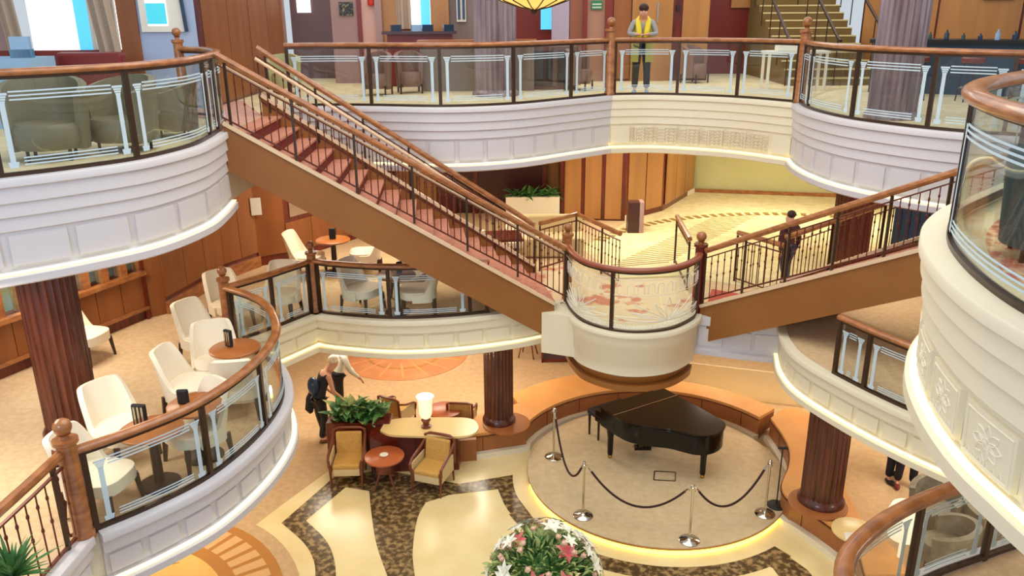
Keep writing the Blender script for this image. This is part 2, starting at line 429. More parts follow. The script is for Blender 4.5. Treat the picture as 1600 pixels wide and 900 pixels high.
# ------------------------------------------------------------ floors
up_poly = [(-14, 2), (-9.5, 5.6)]+cUL.pts+[(-4.15, 11.8), (-4.1, 13.85), (-3.97, 14.8)]+cF1.pts+cF2.pts[1:]+cF3.pts[1:]+[(9.2, 9.6), (7.9, 8.3)]+cNR.pts+[(6, 1.5), (14, 1.5), (16, 27), (-14, 27)]
b = MB(); b.prism(up_poly, U-1.0, U-.012); struct('ceiling', b, ceil)
b = MB(); b.prism(up_poly, U-.010, U); struct('floor', b, carpetu)
mid_poly = [(-14, 2), (-9, 3.5)]+cBL.pts+cML.pts[1:]+cMLs.pts[1:]+cMC.pts[1:]+cLD.pts+cRW.pts[1:]+cRM.pts[1:]+[(7.5, 7.3)]+cLR.pts+[(5, 1.5), (16, 1.5), (16, 27), (-14, 27)]
b = MB(); b.prism(mid_poly, M-.6, M-.012); struct('ceiling', b, ceil)
b = MB(); b.prism(mid_poly, M-.010, M); struct('floor', b, carpetm)
b = MB(); b.prism([(-14, 1.5), (16, 1.5), (16, 27), (-14, 27)], -.3, 0); struct('floor', b, carpetl)

def fascia_band(c, z, depth, npan, m=fascia, s0=0, s1=None, big=1, strip=1):
    s1 = c.len if s1 is None else s1; D = depth; b = MB()
    lap = .34 if D > .9 else .22
    prof = [(0, .035), (.13*big, .035), (.14*big, .02), (.14*big, -.05), (.10, -.07)]
    if D > .9: prof += [(.115, -.22), (.085, -.24), (.10, -.37), (.07, -.39), (.085, -.52), (.055, -.54)]
    else: prof += [(.10, -.20), (.055, -.22)]
    prof += [(.03, -D+.16), (.10, -D+.13), (.15, -D+.10), (.15, -D+.02), (.12, -D), (0, -D), (0, 0)]
    c.sweep(b, prof, s0, s1, z=z); o = struct('trim_1', b, m, smooth=True)
    top, bot = (-.57, -D+.19) if D > .9 else (-.245, -D+.185); Ls = s1-s0; pw = Ls/npan
    b = MB()
    for i in range(npan):
        a = s0+i*pw+.045; d = s0+(i+1)*pw-.045
        c.sweep(b, [(.03, bot), (.075, bot+.01), (.07, top-.01), (.03, top)], a, d, z=z)
    b.build('raised_panel', m, o)
    if strip:
        b = MB(); c.sweep(b, rect(.06, .13, -D+.128, -D+.142), s0, s1, z=z); b.build('cove_light', cove, o)
    return o
fascia_band(cUL, U, 1.1, 9)
fascia_band(cF1, U, 1.1, 13); fascia_band(cF2, U, 1.1, 8, ivory); fascia_band(cF3, U, 1.1, 12)
fascia_band(cML, M, .65, 14, s0=.12); fascia_band(cMLs, M, .65, 3, ivory); fascia_band(cMC, M, .65, 9, ivory)
fascia_band(cRM, M, .65, 13, ivory); fascia_band(cLR, M, .65, 12); fascia_band(cBL, M, .65, 5)
nrf = fascia_band(cNR, U, 1.1, 1, s1=.2, big=1.25)
# near right gallery edge: wide ledge, three laps, carved panels
b = MB()
cNR.sweep(b, [(0, .035), (.19, .035), (.2, .02), (.2, -.05), (.15, -.07), (.165, -.2), (.12, -.23), (.135, -.37), (.09, -.4), (.105, -.54), (.06, -.57), (.04, -.98), (.1, -1.0), (.16, -1.03), (.16, -1.13), (.12, -1.16), (0, -1.16), (0, 0)], .2, z=U)
o = struct('trim_2', b, ivory, smooth=True)
n = 16; pw = (cNR.len-.2)/n
for i in range(n):
    a, d = .2+i*pw+.05, .2+(i+1)*pw-.05; cx = (a+d)/2; hw = (d-a)/2
    b = MB(); cNR.sweep(b, [(.045, -.95), (.085, -.95), (.1, -.6), (.055, -.6)], a, d, z=U)
    k = b.build('relief_panel', ivory, o)
    e = MB()
    def T(s, h): p = cNR.pos(s); q = cNR.nor(s); f = .093+.04*(h+.775); return (p.x+q.x*f, p.y+q.y*f, U+h)
    x0, x1 = a+.035, d-.035
    e.tube([T(x0, -.92), T(cx, -.92), T(x1, -.92), T(x1, -.63), T(cx, -.63), T(x0, -.63), T(x0, -.92)], .008, 5)
    for q in range(8):
        an = q*pi/4
        pts = [T(cx+.14*cos(an)*t+.03*sin(pi*t)*sg*-sin(an), -.77+.115*sin(an)*t+.03*sin(pi*t)*sg*cos(an)) for sg, tt in ((1, range(0, 7)), (-1, range(6, -1, -1))) for t in [j/6 for j in tt]]
        e.tube(pts, .006, 4)
    e.tube([T(cx+.035*cos(w), -.77+.035*sin(w)) for w in [j*pi/6 for j in range(13)]], .006, 4)
    for q in range(6): e.tube([T(x0+.03+q*(x1-x0-.06)/6, -.905), T(x0+.05+q*(x1-x0-.06)/6, -.875), T(x0+.07+q*(x1-x0-.06)/6, -.905)], .005, 4)
    e.build('lotus_relief', ivory, k)
b = MB(); cNR.sweep(b, rect(.07, .13, -1.0, -.985), .2, z=U); b.build('cove_light', cove, o)
# carved frieze in the centre of the far gallery edge
e = MB(); r = random.Random(4)
def T(s, h): p = cF2.pos(s); q = cF2.nor(s); return (p.x+q.x*.085, p.y+q.y*.085, U+h)
for i in range(int((cF2.len-.9)/.07)):
    s0 = .45+i*.07
    for hh in (-.62, -.68, -.74, -.80, -.86):
        e.tube([T(s0+.03*cos(q), hh+.022*sin(q)+r.uniform(-.008, .008)) for q in [j*pi/3+i for j in range(5)]], .005, 4)
cf = struct('trim_3', e, carving)

# landing drum
b = MB()
cLD.sweep(b, [(-.3, .035), (.11, .035), (.12, .02), (.12, -.03), (.06, -.06), (.06, -.24), (.045, -.26), (.045, -.5), (.03, -.52), (.03, -.72), (-.3, -.72)], z=M)
lf = struct('trim_4', b, ivory, smooth=True)
b = MB(); cLD.sweep(b, [(.0, -.72), (.01, -.74), (-.15, -1.0), (-.3, -1.0), (-.3, -.72)], z=M); b.build('timber_skirt', stairw, lf, smooth=True)
b = MB(); b.prism(cLD.pts, M-1.0, M-.9); b.build('timber_soffit', stairw, lf)
b = MB(); b.prism([(.5, 13.0), (1.05, 12.78), (1.1, 13.6), (.5, 13.6)], M-.7, M+.03); struct('trim_5', b, ivory)
# slab edge beneath the right flight
b = MB(); cRW.sweep(b, [(0, .02), (.06, .02), (.06, -.14), (.03, -.16), (.03, -.55), (.09, -.57), (.09, -.66), (0, -.66)], z=M); rw = struct('trim_6', b, fascia)
b = MB()
for i in range(3): cRW.sweep(b, rect(.03, .05, -.5, -.2), .08+i*.46, .08+i*.46+.4, z=M)
b.build('raised_panel', fascia, rw)

# ------------------------------------------------------------ walls of the middle deck
def wall(name, pts, z0, z1, th, m, back=1):
    b = MB()
    for i in range(len(pts)-1):
        p, q = Vector(pts[i]), Vector(pts[i+1]); d = (q-p).normalized(); n = Vector((-d.y, d.x))*back; c = (p+q)/2+n*th/2
        b.box((c.x, c.y, (z0+z1)/2), ((q-p).length+.001, th, z1-z0), atan2(d.y, d.x))
    return struct(name, b, m)
def panels(parent, p, q, z0, z1, n, m, th=.025, gap=.012, name='wall_panel'):
    p, q = Vector(p), Vector(q); d = (q-p); l = d.length; d.normalize(); nn = Vector((d.y, -d.x)); b = MB()
    for i in range(n):
        c = p+d*l*(i+.5)/n+nn*th/2; b.box((c.x, c.y, (z0+z1)/2), (l/n-gap, th, z1-z0), atan2(d.y, d.x))
    return b.build(name, m, parent)
W = [tuple(Vector(P(232, 497, M)).lerp(Vector(P(-60, 618, M)), 1.75)), P(232, 497, M), P(262, 490, M), P(352, 436, M), P(405, 416, M), P(450, 408, M), P(560, 372, M)]
zt = U-1.0
wl = wall('wall_left', [W[0], W[1]], M, M+.85, .2, darkw)
panels(wl, W[0], W[1], M+.22, M+.78, 12, panelw)
b = MB(); p, q = Vector(W[0]), Vector(W[1]); d = (q-p).normalized(); n_ = Vector((d.y, -d.x))
for zz, dep, hh in ((M+.82, .12, .07), (M+.2, .07, .05)):
    c = (p+q)/2+n_*dep/2; b.box((c.x, c.y, zz), ((q-p).length, dep, hh), atan2(d.y, d.x))
b.build('dado_rail', railw, wl)
# windows above the dado
ln = (q-p).length; wn = MB(); k = 0
for s in [i*ln/16 for i in range(17)]:
    c = p+d*s-n_*.05; wn.box((c.x, c.y, (M+.85+zt)/2), (.12, .16, zt-M-.85), atan2(d.y, d.x))
wn.box(((p+q)/2).to_tuple()+(zt-.1,), (ln, .16, .2), atan2(d.y, d.x))
wn = struct('window_1', wn, railw)
b = MB(); c = (p+q)/2-n_*.06; b.box((c.x, c.y, (M+.85+zt)/2), (ln, .02, zt-M-.85), atan2(d.y, d.x)); b.build('window_glass', glass('window_pane', (205, 228, 235), .12), wn)
b = MB(); c = (p+q)/2-n_*1.6; b.box((c.x, c.y, (M+zt)/2), (ln+3, .1, zt-M), atan2(d.y, d.x)); area_light('backdrop_fill_light', (c.x+n_.x*.8, c.y+n_.y*.8, zt-.15), 1.2, 1.2, 120, (.86, .95, 1)); struct('wall_beyond', b, mat('pale_backdrop', (186, 196, 190), .6, col2=(214, 176, 120), scale=.9, lo=.45, hi=.55))  # area light added to brighten the wall behind the windows
w2 = wall('wall_pier', [W[1], W[2]], M, zt, .5, panelw)
b = MB(); b.box((W[1][0]+.02, W[1][1]+.0, (M+zt)/2), (.05, .1, zt-M), 0); b.build('pilaster', darkw, w2)
w3 = wall('wall_left', [W[2], W[3], W[4]], M, zt, .2, darkw)
panels(w3, W[2], W[3], M+.3, zt-.03, 3, panelw); panels(w3, W[3], W[4], M+.3, zt-.03, 2, panelw)
b = MB()
for i in (2, 3):
    p, q = Vector(W[i]), Vector(W[i+1]); d = (q-p).normalized(); n_ = Vector((d.y, -d.x)); c = (p+q)/2+n_*.03
    b.box((c.x, c.y, M+.11), ((q-p).length+.03, .06, .22), atan2(d.y, d.x))
struct('baseboard_left', b, railw)
w4 = wall('wall_left', [W[4], W[5], W[6]], M, zt, .2, darkw)
panels(w4, W[4], W[5], M+.2, zt-.03, 1, panelw); panels(w4, W[5], W[6], M+.15, M+.8, 3, panelw)
b = MB(); p, q = Vector(W[5]), Vector(W[6]); d = (q-p).normalized(); n_ = Vector((d.y, -d.x)); c = (p+q)/2+n_*.012
b.box((c.x, c.y, M+1.45), ((q-p).length-.3, .02, 1.1), atan2(d.y, d.x)); b.build('mirror', mat('mirror_grey', (170, 150, 130), .12, metal=.6), w4)
# notice holder on the wall
pc = P(410, 416, M); b = MB(); b.box((pc[0]+.02, pc[1]-.06, M+1.25), (.2, .04, .34), radians(20)); b.center('wall_notice', whitep, 'white paper notice in a dark holder on the brown wall behind the lounge', 'notice')
# centre/back walls of the middle deck
B = [P(560, 372, M), (-3.0, 20.5), (-.8, 20.5), (1.3, 20.5)]
bw = wall('wall_back', [B[0], B[1], (1.2, 20.5)], M, zt, .2, darkw)
panels(bw, (.55, 20.48), (1.2, 20.48), M+.05, zt, 1, panelo); panels(bw, (-2.9, 20.48), (-1.9, 20.48), M+.05, zt, 2, panelo)
hall = [(1.2, 20.5), (1.2, 19.6), (2.75, 19.4), (3.85, 20.4), (5.1, 22.6)]
hw = wall('wall_hall_left', hall, M, zt, .15, darkw)
panels(hw, (1.25, 19.58), (2.7, 19.38), M+.05, zt, 3, panelo, gap=.1); panels(hw, (2.8, 19.44), (3.8, 20.36), M+.15, zt, 2, panelo, gap=.05); panels(hw, (3.9, 20.45), (5.05, 22.5), M+.15, zt, 3, panelo, gap=.03)
b = MB(); b.bar((2.78, 19.38, M+.07), (5.1, 22.55, M+.07), .06, .14); struct('baseboard_hall', b, ivory)
gw = wall('wall_hall_end', [(4.6, 22.9), (12.5, 21.2)], M, zt, .2, greenwall)
struct('baseboard_hall', MB().bar((4.6, 22.78, M+.05), (12.5, 21.08, M+.05), .05, .1), railw)
b = MB()
b.prism([(2.1, 14.9), (1.5, 17), (2.8, 19.3), (5.1, 22.6), (12.4, 21.1), (10.5, 14), (5.4, 13.75), (3.3, 15.0)], M, M+.006); hc = struct('floor_hall_carpet', b, carpeth)
b = MB(); c0 = (6.2, 15.0)
for k in range(34):
    an = radians(62+k*2.6); r0 = 5.0
    cx, cy = c0[0]+r0*cos(an), c0[1]+r0*sin(an)
    b.box((cx, cy, M+.009), (.13, .26, .005), an+pi/2)
    b.box((c0[0]+(r0-.12)*cos(an), c0[1]+(r0-.12)*sin(an), M+.009), (.05, .05, .005), an)
for k in range(26):
    x0 = 1.9+k*.12; y0 = 15.6+k*.16
    b.bar((x0, y0, M+.009), (x0+1.3, y0+.35, M+.009), .025, .004)
b.build('woven_border', mat('carpet_motif', (150, 116, 52), .95), hc)
b = MB(); b.prism([cLD.pts[0], *cLD.pts[1:], (3.3, 15.0), (2.1, 14.9), (1.33, 16.1), (.45, 15.4), (.6, 13.6)], M, M+.005); struct('floor_landing_carpet', b, mat('landing_carpet', (228, 202, 160), .95, col2=(204, 128, 100), scale=2.2, lo=.55, hi=.62))
b = MB(); b.prism([P(1112, 452, M), P(1215, 470, M), P(1222, 486, M), P(1150, 500, M), P(1105, 475, M)], M, M+.009); struct('floor_red_runner', b, mat('red_runner', (190, 84, 66), .95, col2=(170, 70, 54), scale=12))
b = MB(); b.bar((2.05, 14.9, M+.02), (3.35, 15.02, M+.02), .08, .03); struct('trim_7', b, nosing)

rwl = wall('wall_right', [(8.3, 14.4), (9.2, 13.2), (12.5, 11.5)], M, zt, .2, darkw)
panels(rwl, (8.32, 14.36), (9.18, 13.2), M+.1, zt, 2, panelw, gap=.06); panels(rwl, (9.2, 13.17), (12.4, 11.53), M+.1, zt, 4, panelw, gap=.06)
b = MB(); b.box((7.7, 14.9, M+1.05), (1.0, .08, 2.1), radians(-40)); struct('door_3', b, navy)
# ------------------------------------------------------------ walls of the upper deck
T_ = U+4.2
def uw(name, x0, x1, Y, m, z0=U, z1=T_, th=.15):
    X0, X1 = PY(x0, 60, Y)[0], PY(x1, 60, Y)[0]; b = MB(); b.box(((X0+X1)/2, Y+th/2, (z0+z1)/2), (X1-X0, th, z1-z0)); return struct(name, b, m)
# left lounge windows and curtains (distance 14.6)
YL = 14.9
def zat(y, Y): return PY(800, y, Y)[1]
b = MB(); b.box((PY(90, 90, YL)[0]-1.5, YL+.1, (U+zat(74, YL))/2), (7.2, .16, zat(74, YL)-U)); wf = struct('wall_left_upper', b, maroon)
uw('wall_left_upper', -420, 22, YL+.02, mauve, z0=zat(74, YL)+.002); w_ = uw('wall_left_upper', 188, 218, YL-.05, panelw)
X0, X1 = PY(30, 30, YL)[0], PY(192, 30, YL)[0]; zs = zat(76, YL)
b = MB(); b.box(((X0+X1)/2, YL+.3, (zs+T_)/2), (X1-X0, .03, T_-zs)); wi = struct('window_2', b, sky)
b = MB(); xa, xb = PY(100, 30, YL)[0], PY(126, 30, YL)[0]; b.box(((xa+xb)/2+.06, YL+.27, (zs+T_)/2), (xb-xa, .02, T_-zs)); b.build('blue_sky_pane', skyb, wi)
xa, xb = PY(136, 30, YL)[0], PY(158, 30, YL)[0]; b = MB(); b.box(((xa+xb)/2+.06, YL+.27, (zs+T_)/2), (xb-xa, .02, T_-zs)); b.build('blue_sky_pane', skyb, wi)
b = MB()
for x in (128, 135, 165): xx = PY(x, 30, YL)[0]; b.box((xx+.05, YL+.22, (zs+T_)/2), (.05, .08, T_-zs))
b.build('window_frame', whitep, wi)
def drape(name, x0, x1, Y, z0, z1, label, lean=0):
    xa, xb = PY(x0, 40, Y)[0], PY(x1, 40, Y)[0]
    b = MB(); b.grid(lambda u, v: (xa+(xb-xa)*u+lean*v, Y-.12+.05*sin(u*(xb-xa)*38), z0+(z1-z0)*v), 48, 4, .015)
    return b.center(name, curtain, label, 'curtain', smooth=True)
drape('curtain', 14, 42, YL, zs-.1, T_, 'beige pleated curtain at the left side of the bright lounge window', -.25)
drape('curtain', 160, 192, YL, zs-.6, T_, 'beige pleated curtain at the right side of the bright lounge window', -.35)
uw('wall_left_upper', 214, 318, YL+.0, bluewall)
xa, za = PY(224, 50, YL); xb, zb = PY(292, 50, YL)
b = MB(); b.box(((xa+xb)/2, YL-.03, za+.9), (xb-xa, .05, 1.8)); w5 = struct('window_3', b, whitep)
b = MB(); b.box(((xa+xb)/2-.08, YL-.06, za+.95), ((xb-xa)*.45, .02, 1.7)); b.build('bright_pane', sky, w5)
b = MB(); b.box(((xa+xb)/2-.08, YL-.075, za+.3), ((xb-xa)*.44, .02, .34)); b.build('sea_view', mat('sea', (60, 170, 190), .5, emit=(70, 190, 205), estr=.8), w5)
b = MB(); xx = PY(292, 30, YL)[0]; b.bar((xx, YL-.08, za), (xx-.12, YL-.08, za+2.2), .05, .05); b.build('window_frame', navy, w5)
# panelled return wall and the back line (distance 20)
xr = PY(318, 60, YL)[0]
b = MB(); b.box((xr-.05, (YL+20.2)/2, (U+T_)/2), (.1, 20.2-YL, T_-U)); rw_ = struct('wall_left_upper', b, darkw); panels(rw_, (xr, YL+.02), (xr, 20.15), U+.05, T_, 4, panelw, gap=.03)
b = MB(); b.prism([(-4.16, 11.85), (-4.12, 13.8), (-5.2, 16.2), (-7.0, 16.0), (-5.5, 13.9), (-4.9, 13.4), (-4.45, 12.6)], U, U+.006); struct('floor_rose_carpet', b, mat('rose_carpet', (214, 164, 148), .95, col2=(196, 140, 124), scale=12))
YB = 20.2
a = uw('wall_back_upper', 300, 436, YB, darkw)
xa, xb = PY(300, 60, YB)[0], PY(436, 60, YB)[0]
panels(a, (xa, YB), (xb, YB), U+.1, T_, 4, panelw)
uw('wall_back_upper', 434, 446, YB-.1, mauve)
# opening with view to the shop
b = MB(); xa, xb = PY(446, 60, YB)[0], PY(522, 60, YB)[0]; b.box(((xa+xb)/2, YB+1.5, (U+T_)/2), (xb-xa+.4, .1, T_-U)); s_ = struct('wall_shop', b, mat('shop_grey', (120, 96, 100), .5))
b = MB(); xc = PY(456, 20, YB)[0]; b.box((xc-.05, YB+1.42, U+2.7), (.34, .04, 2.2)); b.build('bright_pane', sky, s_)
b = MB(); xc = PY(500, 20, YB)[0]; b.box((xc, YB+1.4, U+2.35), (.75, .05, .12)); b.build('strip_light', cove, s_)
uw('wall_back_upper', 520, 562, YB-.1, mauve)
xa, z1_ = PY(530, 24, YB-.2); xb, z2_ = PY(550, 3, YB-.2)
b = MB(); b.box(((xa+xb)/2, YB-.14, (z1_+z2_)/2), (xb-xa, .04, z2_-z1_)); b.center('wall_plaque', mat('plaque', (28, 26, 24), .4, col2=(140, 130, 96), scale=26, lo=.55, hi=.62), 'black square plaque with pale scrollwork on the mauve upper wall', 'plaque')
uw('wall_back_upper', 560, 566, YB-.15, maroon)
uw('wall_back_upper', 564, 590, YB-.05, mat('salmon_panel', (206, 160, 146), .4))
xa, z1_ = PY(578, 3, YB-.2); b = MB(); b.lathe((0, 0, -.08), [(.06, 0), (.07, .03), (.07, .14), (.04, .16)], 14); b.v = [(v[0]+xa, v[1]+YB-.12, v[2]+z1_) for v in b.v]; b.center('alarm_bell', signr, 'small red alarm unit on the salmon coloured panel', 'alarm')
uw('wall_back_upper', 588, 598, YB-.15, mauve)
uw('wall_back_upper', 596, 622, YB, panelo)
# window bay with curtain
xa, xb = PY(620, 40, YB)[0], PY(680, 40, YB)[0]; zs2 = zat(44, YB)
b = MB(); b.box(((xa+xb)/2, YB+.2, (zs2+T_)/2), (xb-xa, .03, T_-zs2)); wi = struct('window_4', b, sky)
b = MB(); xc = PY(664, 30, YB)[0]; b.box((xc, YB+.16, (zs2+T_)/2), (.22, .03, T_-zs2)); b.build('blue_sky_pane', skyb, wi)
b = MB(); b.box(((xa+xb)/2, YB+.1, (U+zs2)/2), (xb-xa, .12, zs2-U)); struct('wall_back_upper', b, maroon)
drape('curtain', 622, 644, YB+.1, zs2, T_, 'pale striped curtain beside the far window left of centre')
uw('wall_back_upper', 674, 702, YB, panelo)
uw('wall_back_upper', 702, 745, YB+.2, mat('striped_grey', (150, 130, 126), .5, col2=(90, 70, 66), scale=2, stretch=(20, 1, .2), kind='wave'))
b = MB(); xa, z0_ = PY(714, 34, YB); b.box((xa+.1, YB+.12, z0_+.8), (.22, .05, 1.6)); wi = struct('window_5', b, whitep)
b = MB(); b.box((xa+.05, YB+.08, z0_+.8), (.06, .03, 1.5)); b.box((xa+.16, YB+.08, z0_+.8), (.06, .03, 1.5)); b.build('dark_pane', navy, wi)
# back room behind the left column, chandelier wall
b = MB(); xa, xb = PY(795, 40, 22)[0], PY(900, 40, 22)[0]; b.box(((xa+xb)/2, 22, (U+T_)/2), (xb-xa+.6, .1, T_-U)); struct('wall_back_upper', b, maroon)
b = MB(); xc, z0_ = PY(854, 46, 21.9); b.box((xc, 21.9, z0_+1.4), (.3, .04, 2.8)); struct('window_6', b, skyb)
uw('wall_back_upper', 862, 890, YB, mat('lilac_panel', (170, 156, 176), .4)); uw('wall_back_upper', 889, 912, YB, mat('rosewood', (140, 80, 58), .4)); uw('wall_back_upper', 911, 917, YB-.1, maroon)
uw('wall_back_upper', 916, 946, YB, mat('taupe_panel', (168, 122, 100), .4)); uw('wall_back_upper', 945, 956, YB-.1, maroon)
sx, sz = PY(933, 8, YB-.1); b = MB(); b.box((sx, YB-.03, sz), (.26, .03, .2)); sg = b.center('muster_sign', signg, 'small green safety sign with white marks on the taupe wall panel', 'sign')
b = MB()
for i in range(6): b.box((-.09+i*.036, -.02, .05), (.02, .01, .035)); b.box((-.09+i*.036, -.02, .12), (.024, .01, .03))
b.build('sign_marks', whitep, sg)
a = uw('wall_back_upper', 955, 1108, YB, darkw)
for x0, x1, m_ in ((957, 985, panelw), (1018, 1050, panelo), (1064, 1106, panelo)):
    xa, xb = PY(x0, 60, YB)[0], PY(x1, 60, YB)[0]; panels(a, (xa, YB), (xb, YB), U+.05, T_, 1, m_)
xa, xb = PY(986, 60, YB)[0], PY(1048, 60, YB)[0]; b = MB(); b.box(((xa+xb)/2, YB-.04, U+1.3), (xb-xa, .06, 2.6)); dr = struct('door_1', b, panelo)
b = MB(); b.box((xb-.35, YB-.09, U+1.55), (.03, .05, .45)); b.build('door_handle', steel, dr)
b = MB(); xa, z0_ = PY(1059, 12, YB); b.box((xa, YB-.06, z0_), (.08, .06, .12)); b.center('card_reader', blackp, 'small dark wall fitting beside the upper wooden door', 'wall fitting')
b = MB(); xa, xb = PY(1106, 60, 22)[0], PY(1230, 60, 22)[0]; b.box(((xa+xb)/2, 22.3, (U+T_)/2), (xb-xa+1, .1, T_-U)); mr = struct('wall_back_upper', b, maroon)
xa, z1_ = PY(1180, 12, 22.2); b = MB(); b.box((xa, 22.2, z1_+.5), (1.25, .06, 1.0)); b.build('amber_soffit_panel', panelo, mr)
b = MB(); b.ball((xa+.1, 22.12, z1_+.2), .07); b.build('lit_lamp', sky, mr)
# right upper wall
pR0, pR1 = (PY(1345, 60, 20.5)[0], 20.5), (13.0, 15.5)
a = wall('wall_right_upper', [pR0, pR1], U, T_, .2, darkw); panels(a, pR0, pR1, U+.05, T_, 4, panelo, gap=.05)
b = MB(); c = Vector(pR0).lerp(Vector(pR1), .42); b.box((c.x-.03, c.y-.06, U+1.95), (.62, .04, .36), atan2(pR1[1]-pR0[1], pR1[0]-pR0[0])); k = b.build('access_hatch', panelw, a)
# top storey ceiling
# (open above: the shaft rises beyond the picture)

# ------------------------------------------------------------ far stair with brass nosings (upper right)
sx0, sx1 = PY(1208, 60, 20.0)[0], PY(1340, 60, 20.0)[0]; t = thing('carpeted_stair', 'upper right olive carpeted staircase with pale nosings rising to the next deck', 'staircase', ((sx0+sx1)/2, 18.6, U))
b = MB(); b2 = MB()
for i in range(13):
    b = MB(); b.box(((sx0+sx1)/2, 18.6+i*.3+.15, U+(i+1)*.085), (sx1-sx0, .3, (i+1)*.17)); st_ = b.build('step', stairg, t)
    b2 = MB(); b2.box(((sx0+sx1)/2, 18.6+i*.3+.01, U+(i+1)*.17-.012), (sx1-sx0+.005, .04, .03)); b2.build('nosing', nosing, st_)
for x in (sx0-.08, (sx0+sx1)/2, sx1+.08):
    b = MB(); b.tube([(x, 18.45, U+.95), (x, 18.6, U+1.0), (x, 22.4, U+3.2)], .035, 8); b.build('handrail', bronze, t, smooth=True)
    for i in range(6): b = MB(); b.bar((x, 18.6+i*.72, U+i*.41), (x, 18.6+i*.72, U+1.0+i*.41), .014, n=6); b.build('baluster', bronze, t)

# ------------------------------------------------------------ the two flights down to the landing
SS = {}
def flight(name, label, n0, n1, f0, f1, steps, z1=U, z0=M, run=1.0):
    """n0/f0 near and far corners at the landing, n1/f1 at the top"""
    n0, n1, f0, f1 = map(Vector, (n0, n1, f0, f1)); c = (n0+f0)/2; t = thing(name, label, 'staircase', (c.x, c.y, z0)); r = (z1-z0)/steps
    tr = MB(); ri = MB(); st = MB(); no = MB()
    for i in range(steps):
        a, d = i/steps, (i+1)/steps; z = z0+(i+1)*r
        A, B_, C, D = n0.lerp(n1, a), f0.lerp(f1, a), f0.lerp(f1, d), n0.lerp(n1, d)
        dn = (D-A).normalized()*.03
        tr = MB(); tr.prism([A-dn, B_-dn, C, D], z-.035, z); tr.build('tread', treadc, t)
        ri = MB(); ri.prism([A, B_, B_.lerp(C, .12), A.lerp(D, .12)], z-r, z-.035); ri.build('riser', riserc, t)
    for p, q, nm, sd in ((n0, n1, 'near', 1), (f0, f1, 'far', -1)):
        d = (q-p).normalized(); nn = Vector((d.y, -d.x)); 
        if nn.dot((n0-f0)) * sd < 0: nn = -nn
        o1 = nn*.06
        # side board
        b = MB(); vs = []
        for pt in (p, q):
            zz = z0 if pt is p else z1
            for off in (Vector((0, 0)), o1): vs += [(pt.x+off.x, pt.y+off.y, zz-.52), (pt.x+off.x, pt.y+off.y, zz+(.14 if sd > 0 else .32))]
        b.add(vs, [(0, 1, 3, 2), (4, 6, 7, 5), (0, 4, 5, 1), (2, 3, 7, 6), (1, 5, 7, 3), (0, 2, 6, 4)]); sb = b.build('stringer', stairw, t)
        cz = .16 if sd > 0 else .34
        b = MB(); b.bar((p.x+o1.x*.5, p.y+o1.y*.5, z0+cz), (q.x+o1.x*.5, q.y+o1.y*.5, z1+cz), .12, .05); b.build('stringer_cap', trimpink, sb)
    # soffit
    b = MB(); b.add([(n0.x, n0.y, z0-.4), (f0.x, f0.y, z0-.4), (f1.x, f1.y, z1-.4), (n1.x, n1.y, z1-.4), (n0.x, n0.y, z0-.45), (f0.x, f0.y, z0-.45), (f1.x, f1.y, z1-.45), (n1.x, n1.y, z1-.45)],
                    [(0, 1, 2, 3), (7, 6, 5, 4), (0, 4, 5, 1), (1, 5, 6, 2), (2, 6, 7, 3), (3, 7, 4, 0)]); b.build('soffit', stairw, t)
    return t
knot = None
def bal_proto(h, knotz):
    b = MB(); b.bar((0, 0, 0), (0, 0, h), .009, n=6)
    for z in knotz: b.ball((0, 0, z), .017, 6, 5, (1, 1, 1.6))
    o = b.build('baluster', redmetal, None); return o
def railing(name, label, path, H, spacing=.13, post_every=7, second=True, newelend=(), inner=None, cat='railing'):
    """path = 3D points of the foot line"""
    P3 = [Vector(p) for p in path]; S = [0]
    for i in range(1, len(P3)): S.append(S[-1]+(P3[i]-P3[i-1]).length)
    def at(s):
        i = 0
        while i < len(S)-2 and S[i+1] < s: i += 1
        return P3[i].lerp(P3[i+1], (s-S[i])/(S[i+1]-S[i]))
    c = at(S[-1]/2); t = thing(name, label, cat, (c.x, c.y, min(p.z for p in P3)))
    og = ORG[t.name]
    def line(h): return [p+Vector((0, 0, h)) for p in P3]
    def ribbon(h, w, th):
        b = MB(); pp = line(h)
        for i in range(len(pp)-1): b.bar(pp[i], pp[i+1], w, th)
        return b
    hr = MB(); hr.tube(line(H), .048, 8); hr.build('handrail', railw, t, smooth=True)
    ribbon(H-.13, .03, .02).build('upper_rail', redmetal, t); ribbon(.07, .03, .025).build('lower_rail', redmetal, t)
    if inner is not None:
        q = MB(); q.tube([p+Vector(inner)+Vector((0, 0, H-.16)) for p in P3], .028, 8); q.build('grab_rail', trimpink, t, smooth=True)
    n = max(1, int(S[-1]/spacing)); base = MB(); hb = H-.2
    base.bar((0, 0, 0), (0, 0, hb), .0085, n=6)
    for z in (hb*.5, hb*.82): base.ball((0, 0, z), .017, 6, 5, (1, 1, 1.7))
    first = None; pf = None
    for i in range(n+1):
        p = at(S[-1]*i/n)
        if i % post_every == 0:
            if pf is None:
                b = MB(); b.box((og.x, og.y, og.z+H/2-.04), (.035, .035, H-.02)); pf = b.build('rail_post', bronze, t); o = pf
            else: o = pf.copy(); COL.objects.link(o); o.parent = t
            o.location = (p.x-og.x, p.y-og.y, p.z-og.z)
        else:
            if first is None:
                me = MB(); me.v = [(x+og.x, y+og.y, z+og.z) for x, y, z in base.v]; me.f = base.f; first = me.build('baluster', redmetal, t); o = first
            else: o = first.copy(); COL.objects.link(o); o.parent = t
            o.location = (p.x-og.x, p.y-og.y, p.z-og.z+.07)
    for x, y, z, h in newelend: newel(t, x, y, z, h, .075)
    return t
nL0, nL1, fL0, fL1 = (.70, 13.14), (-4.07, 11.72), (.42, 14.72), (-4.1, 13.75)
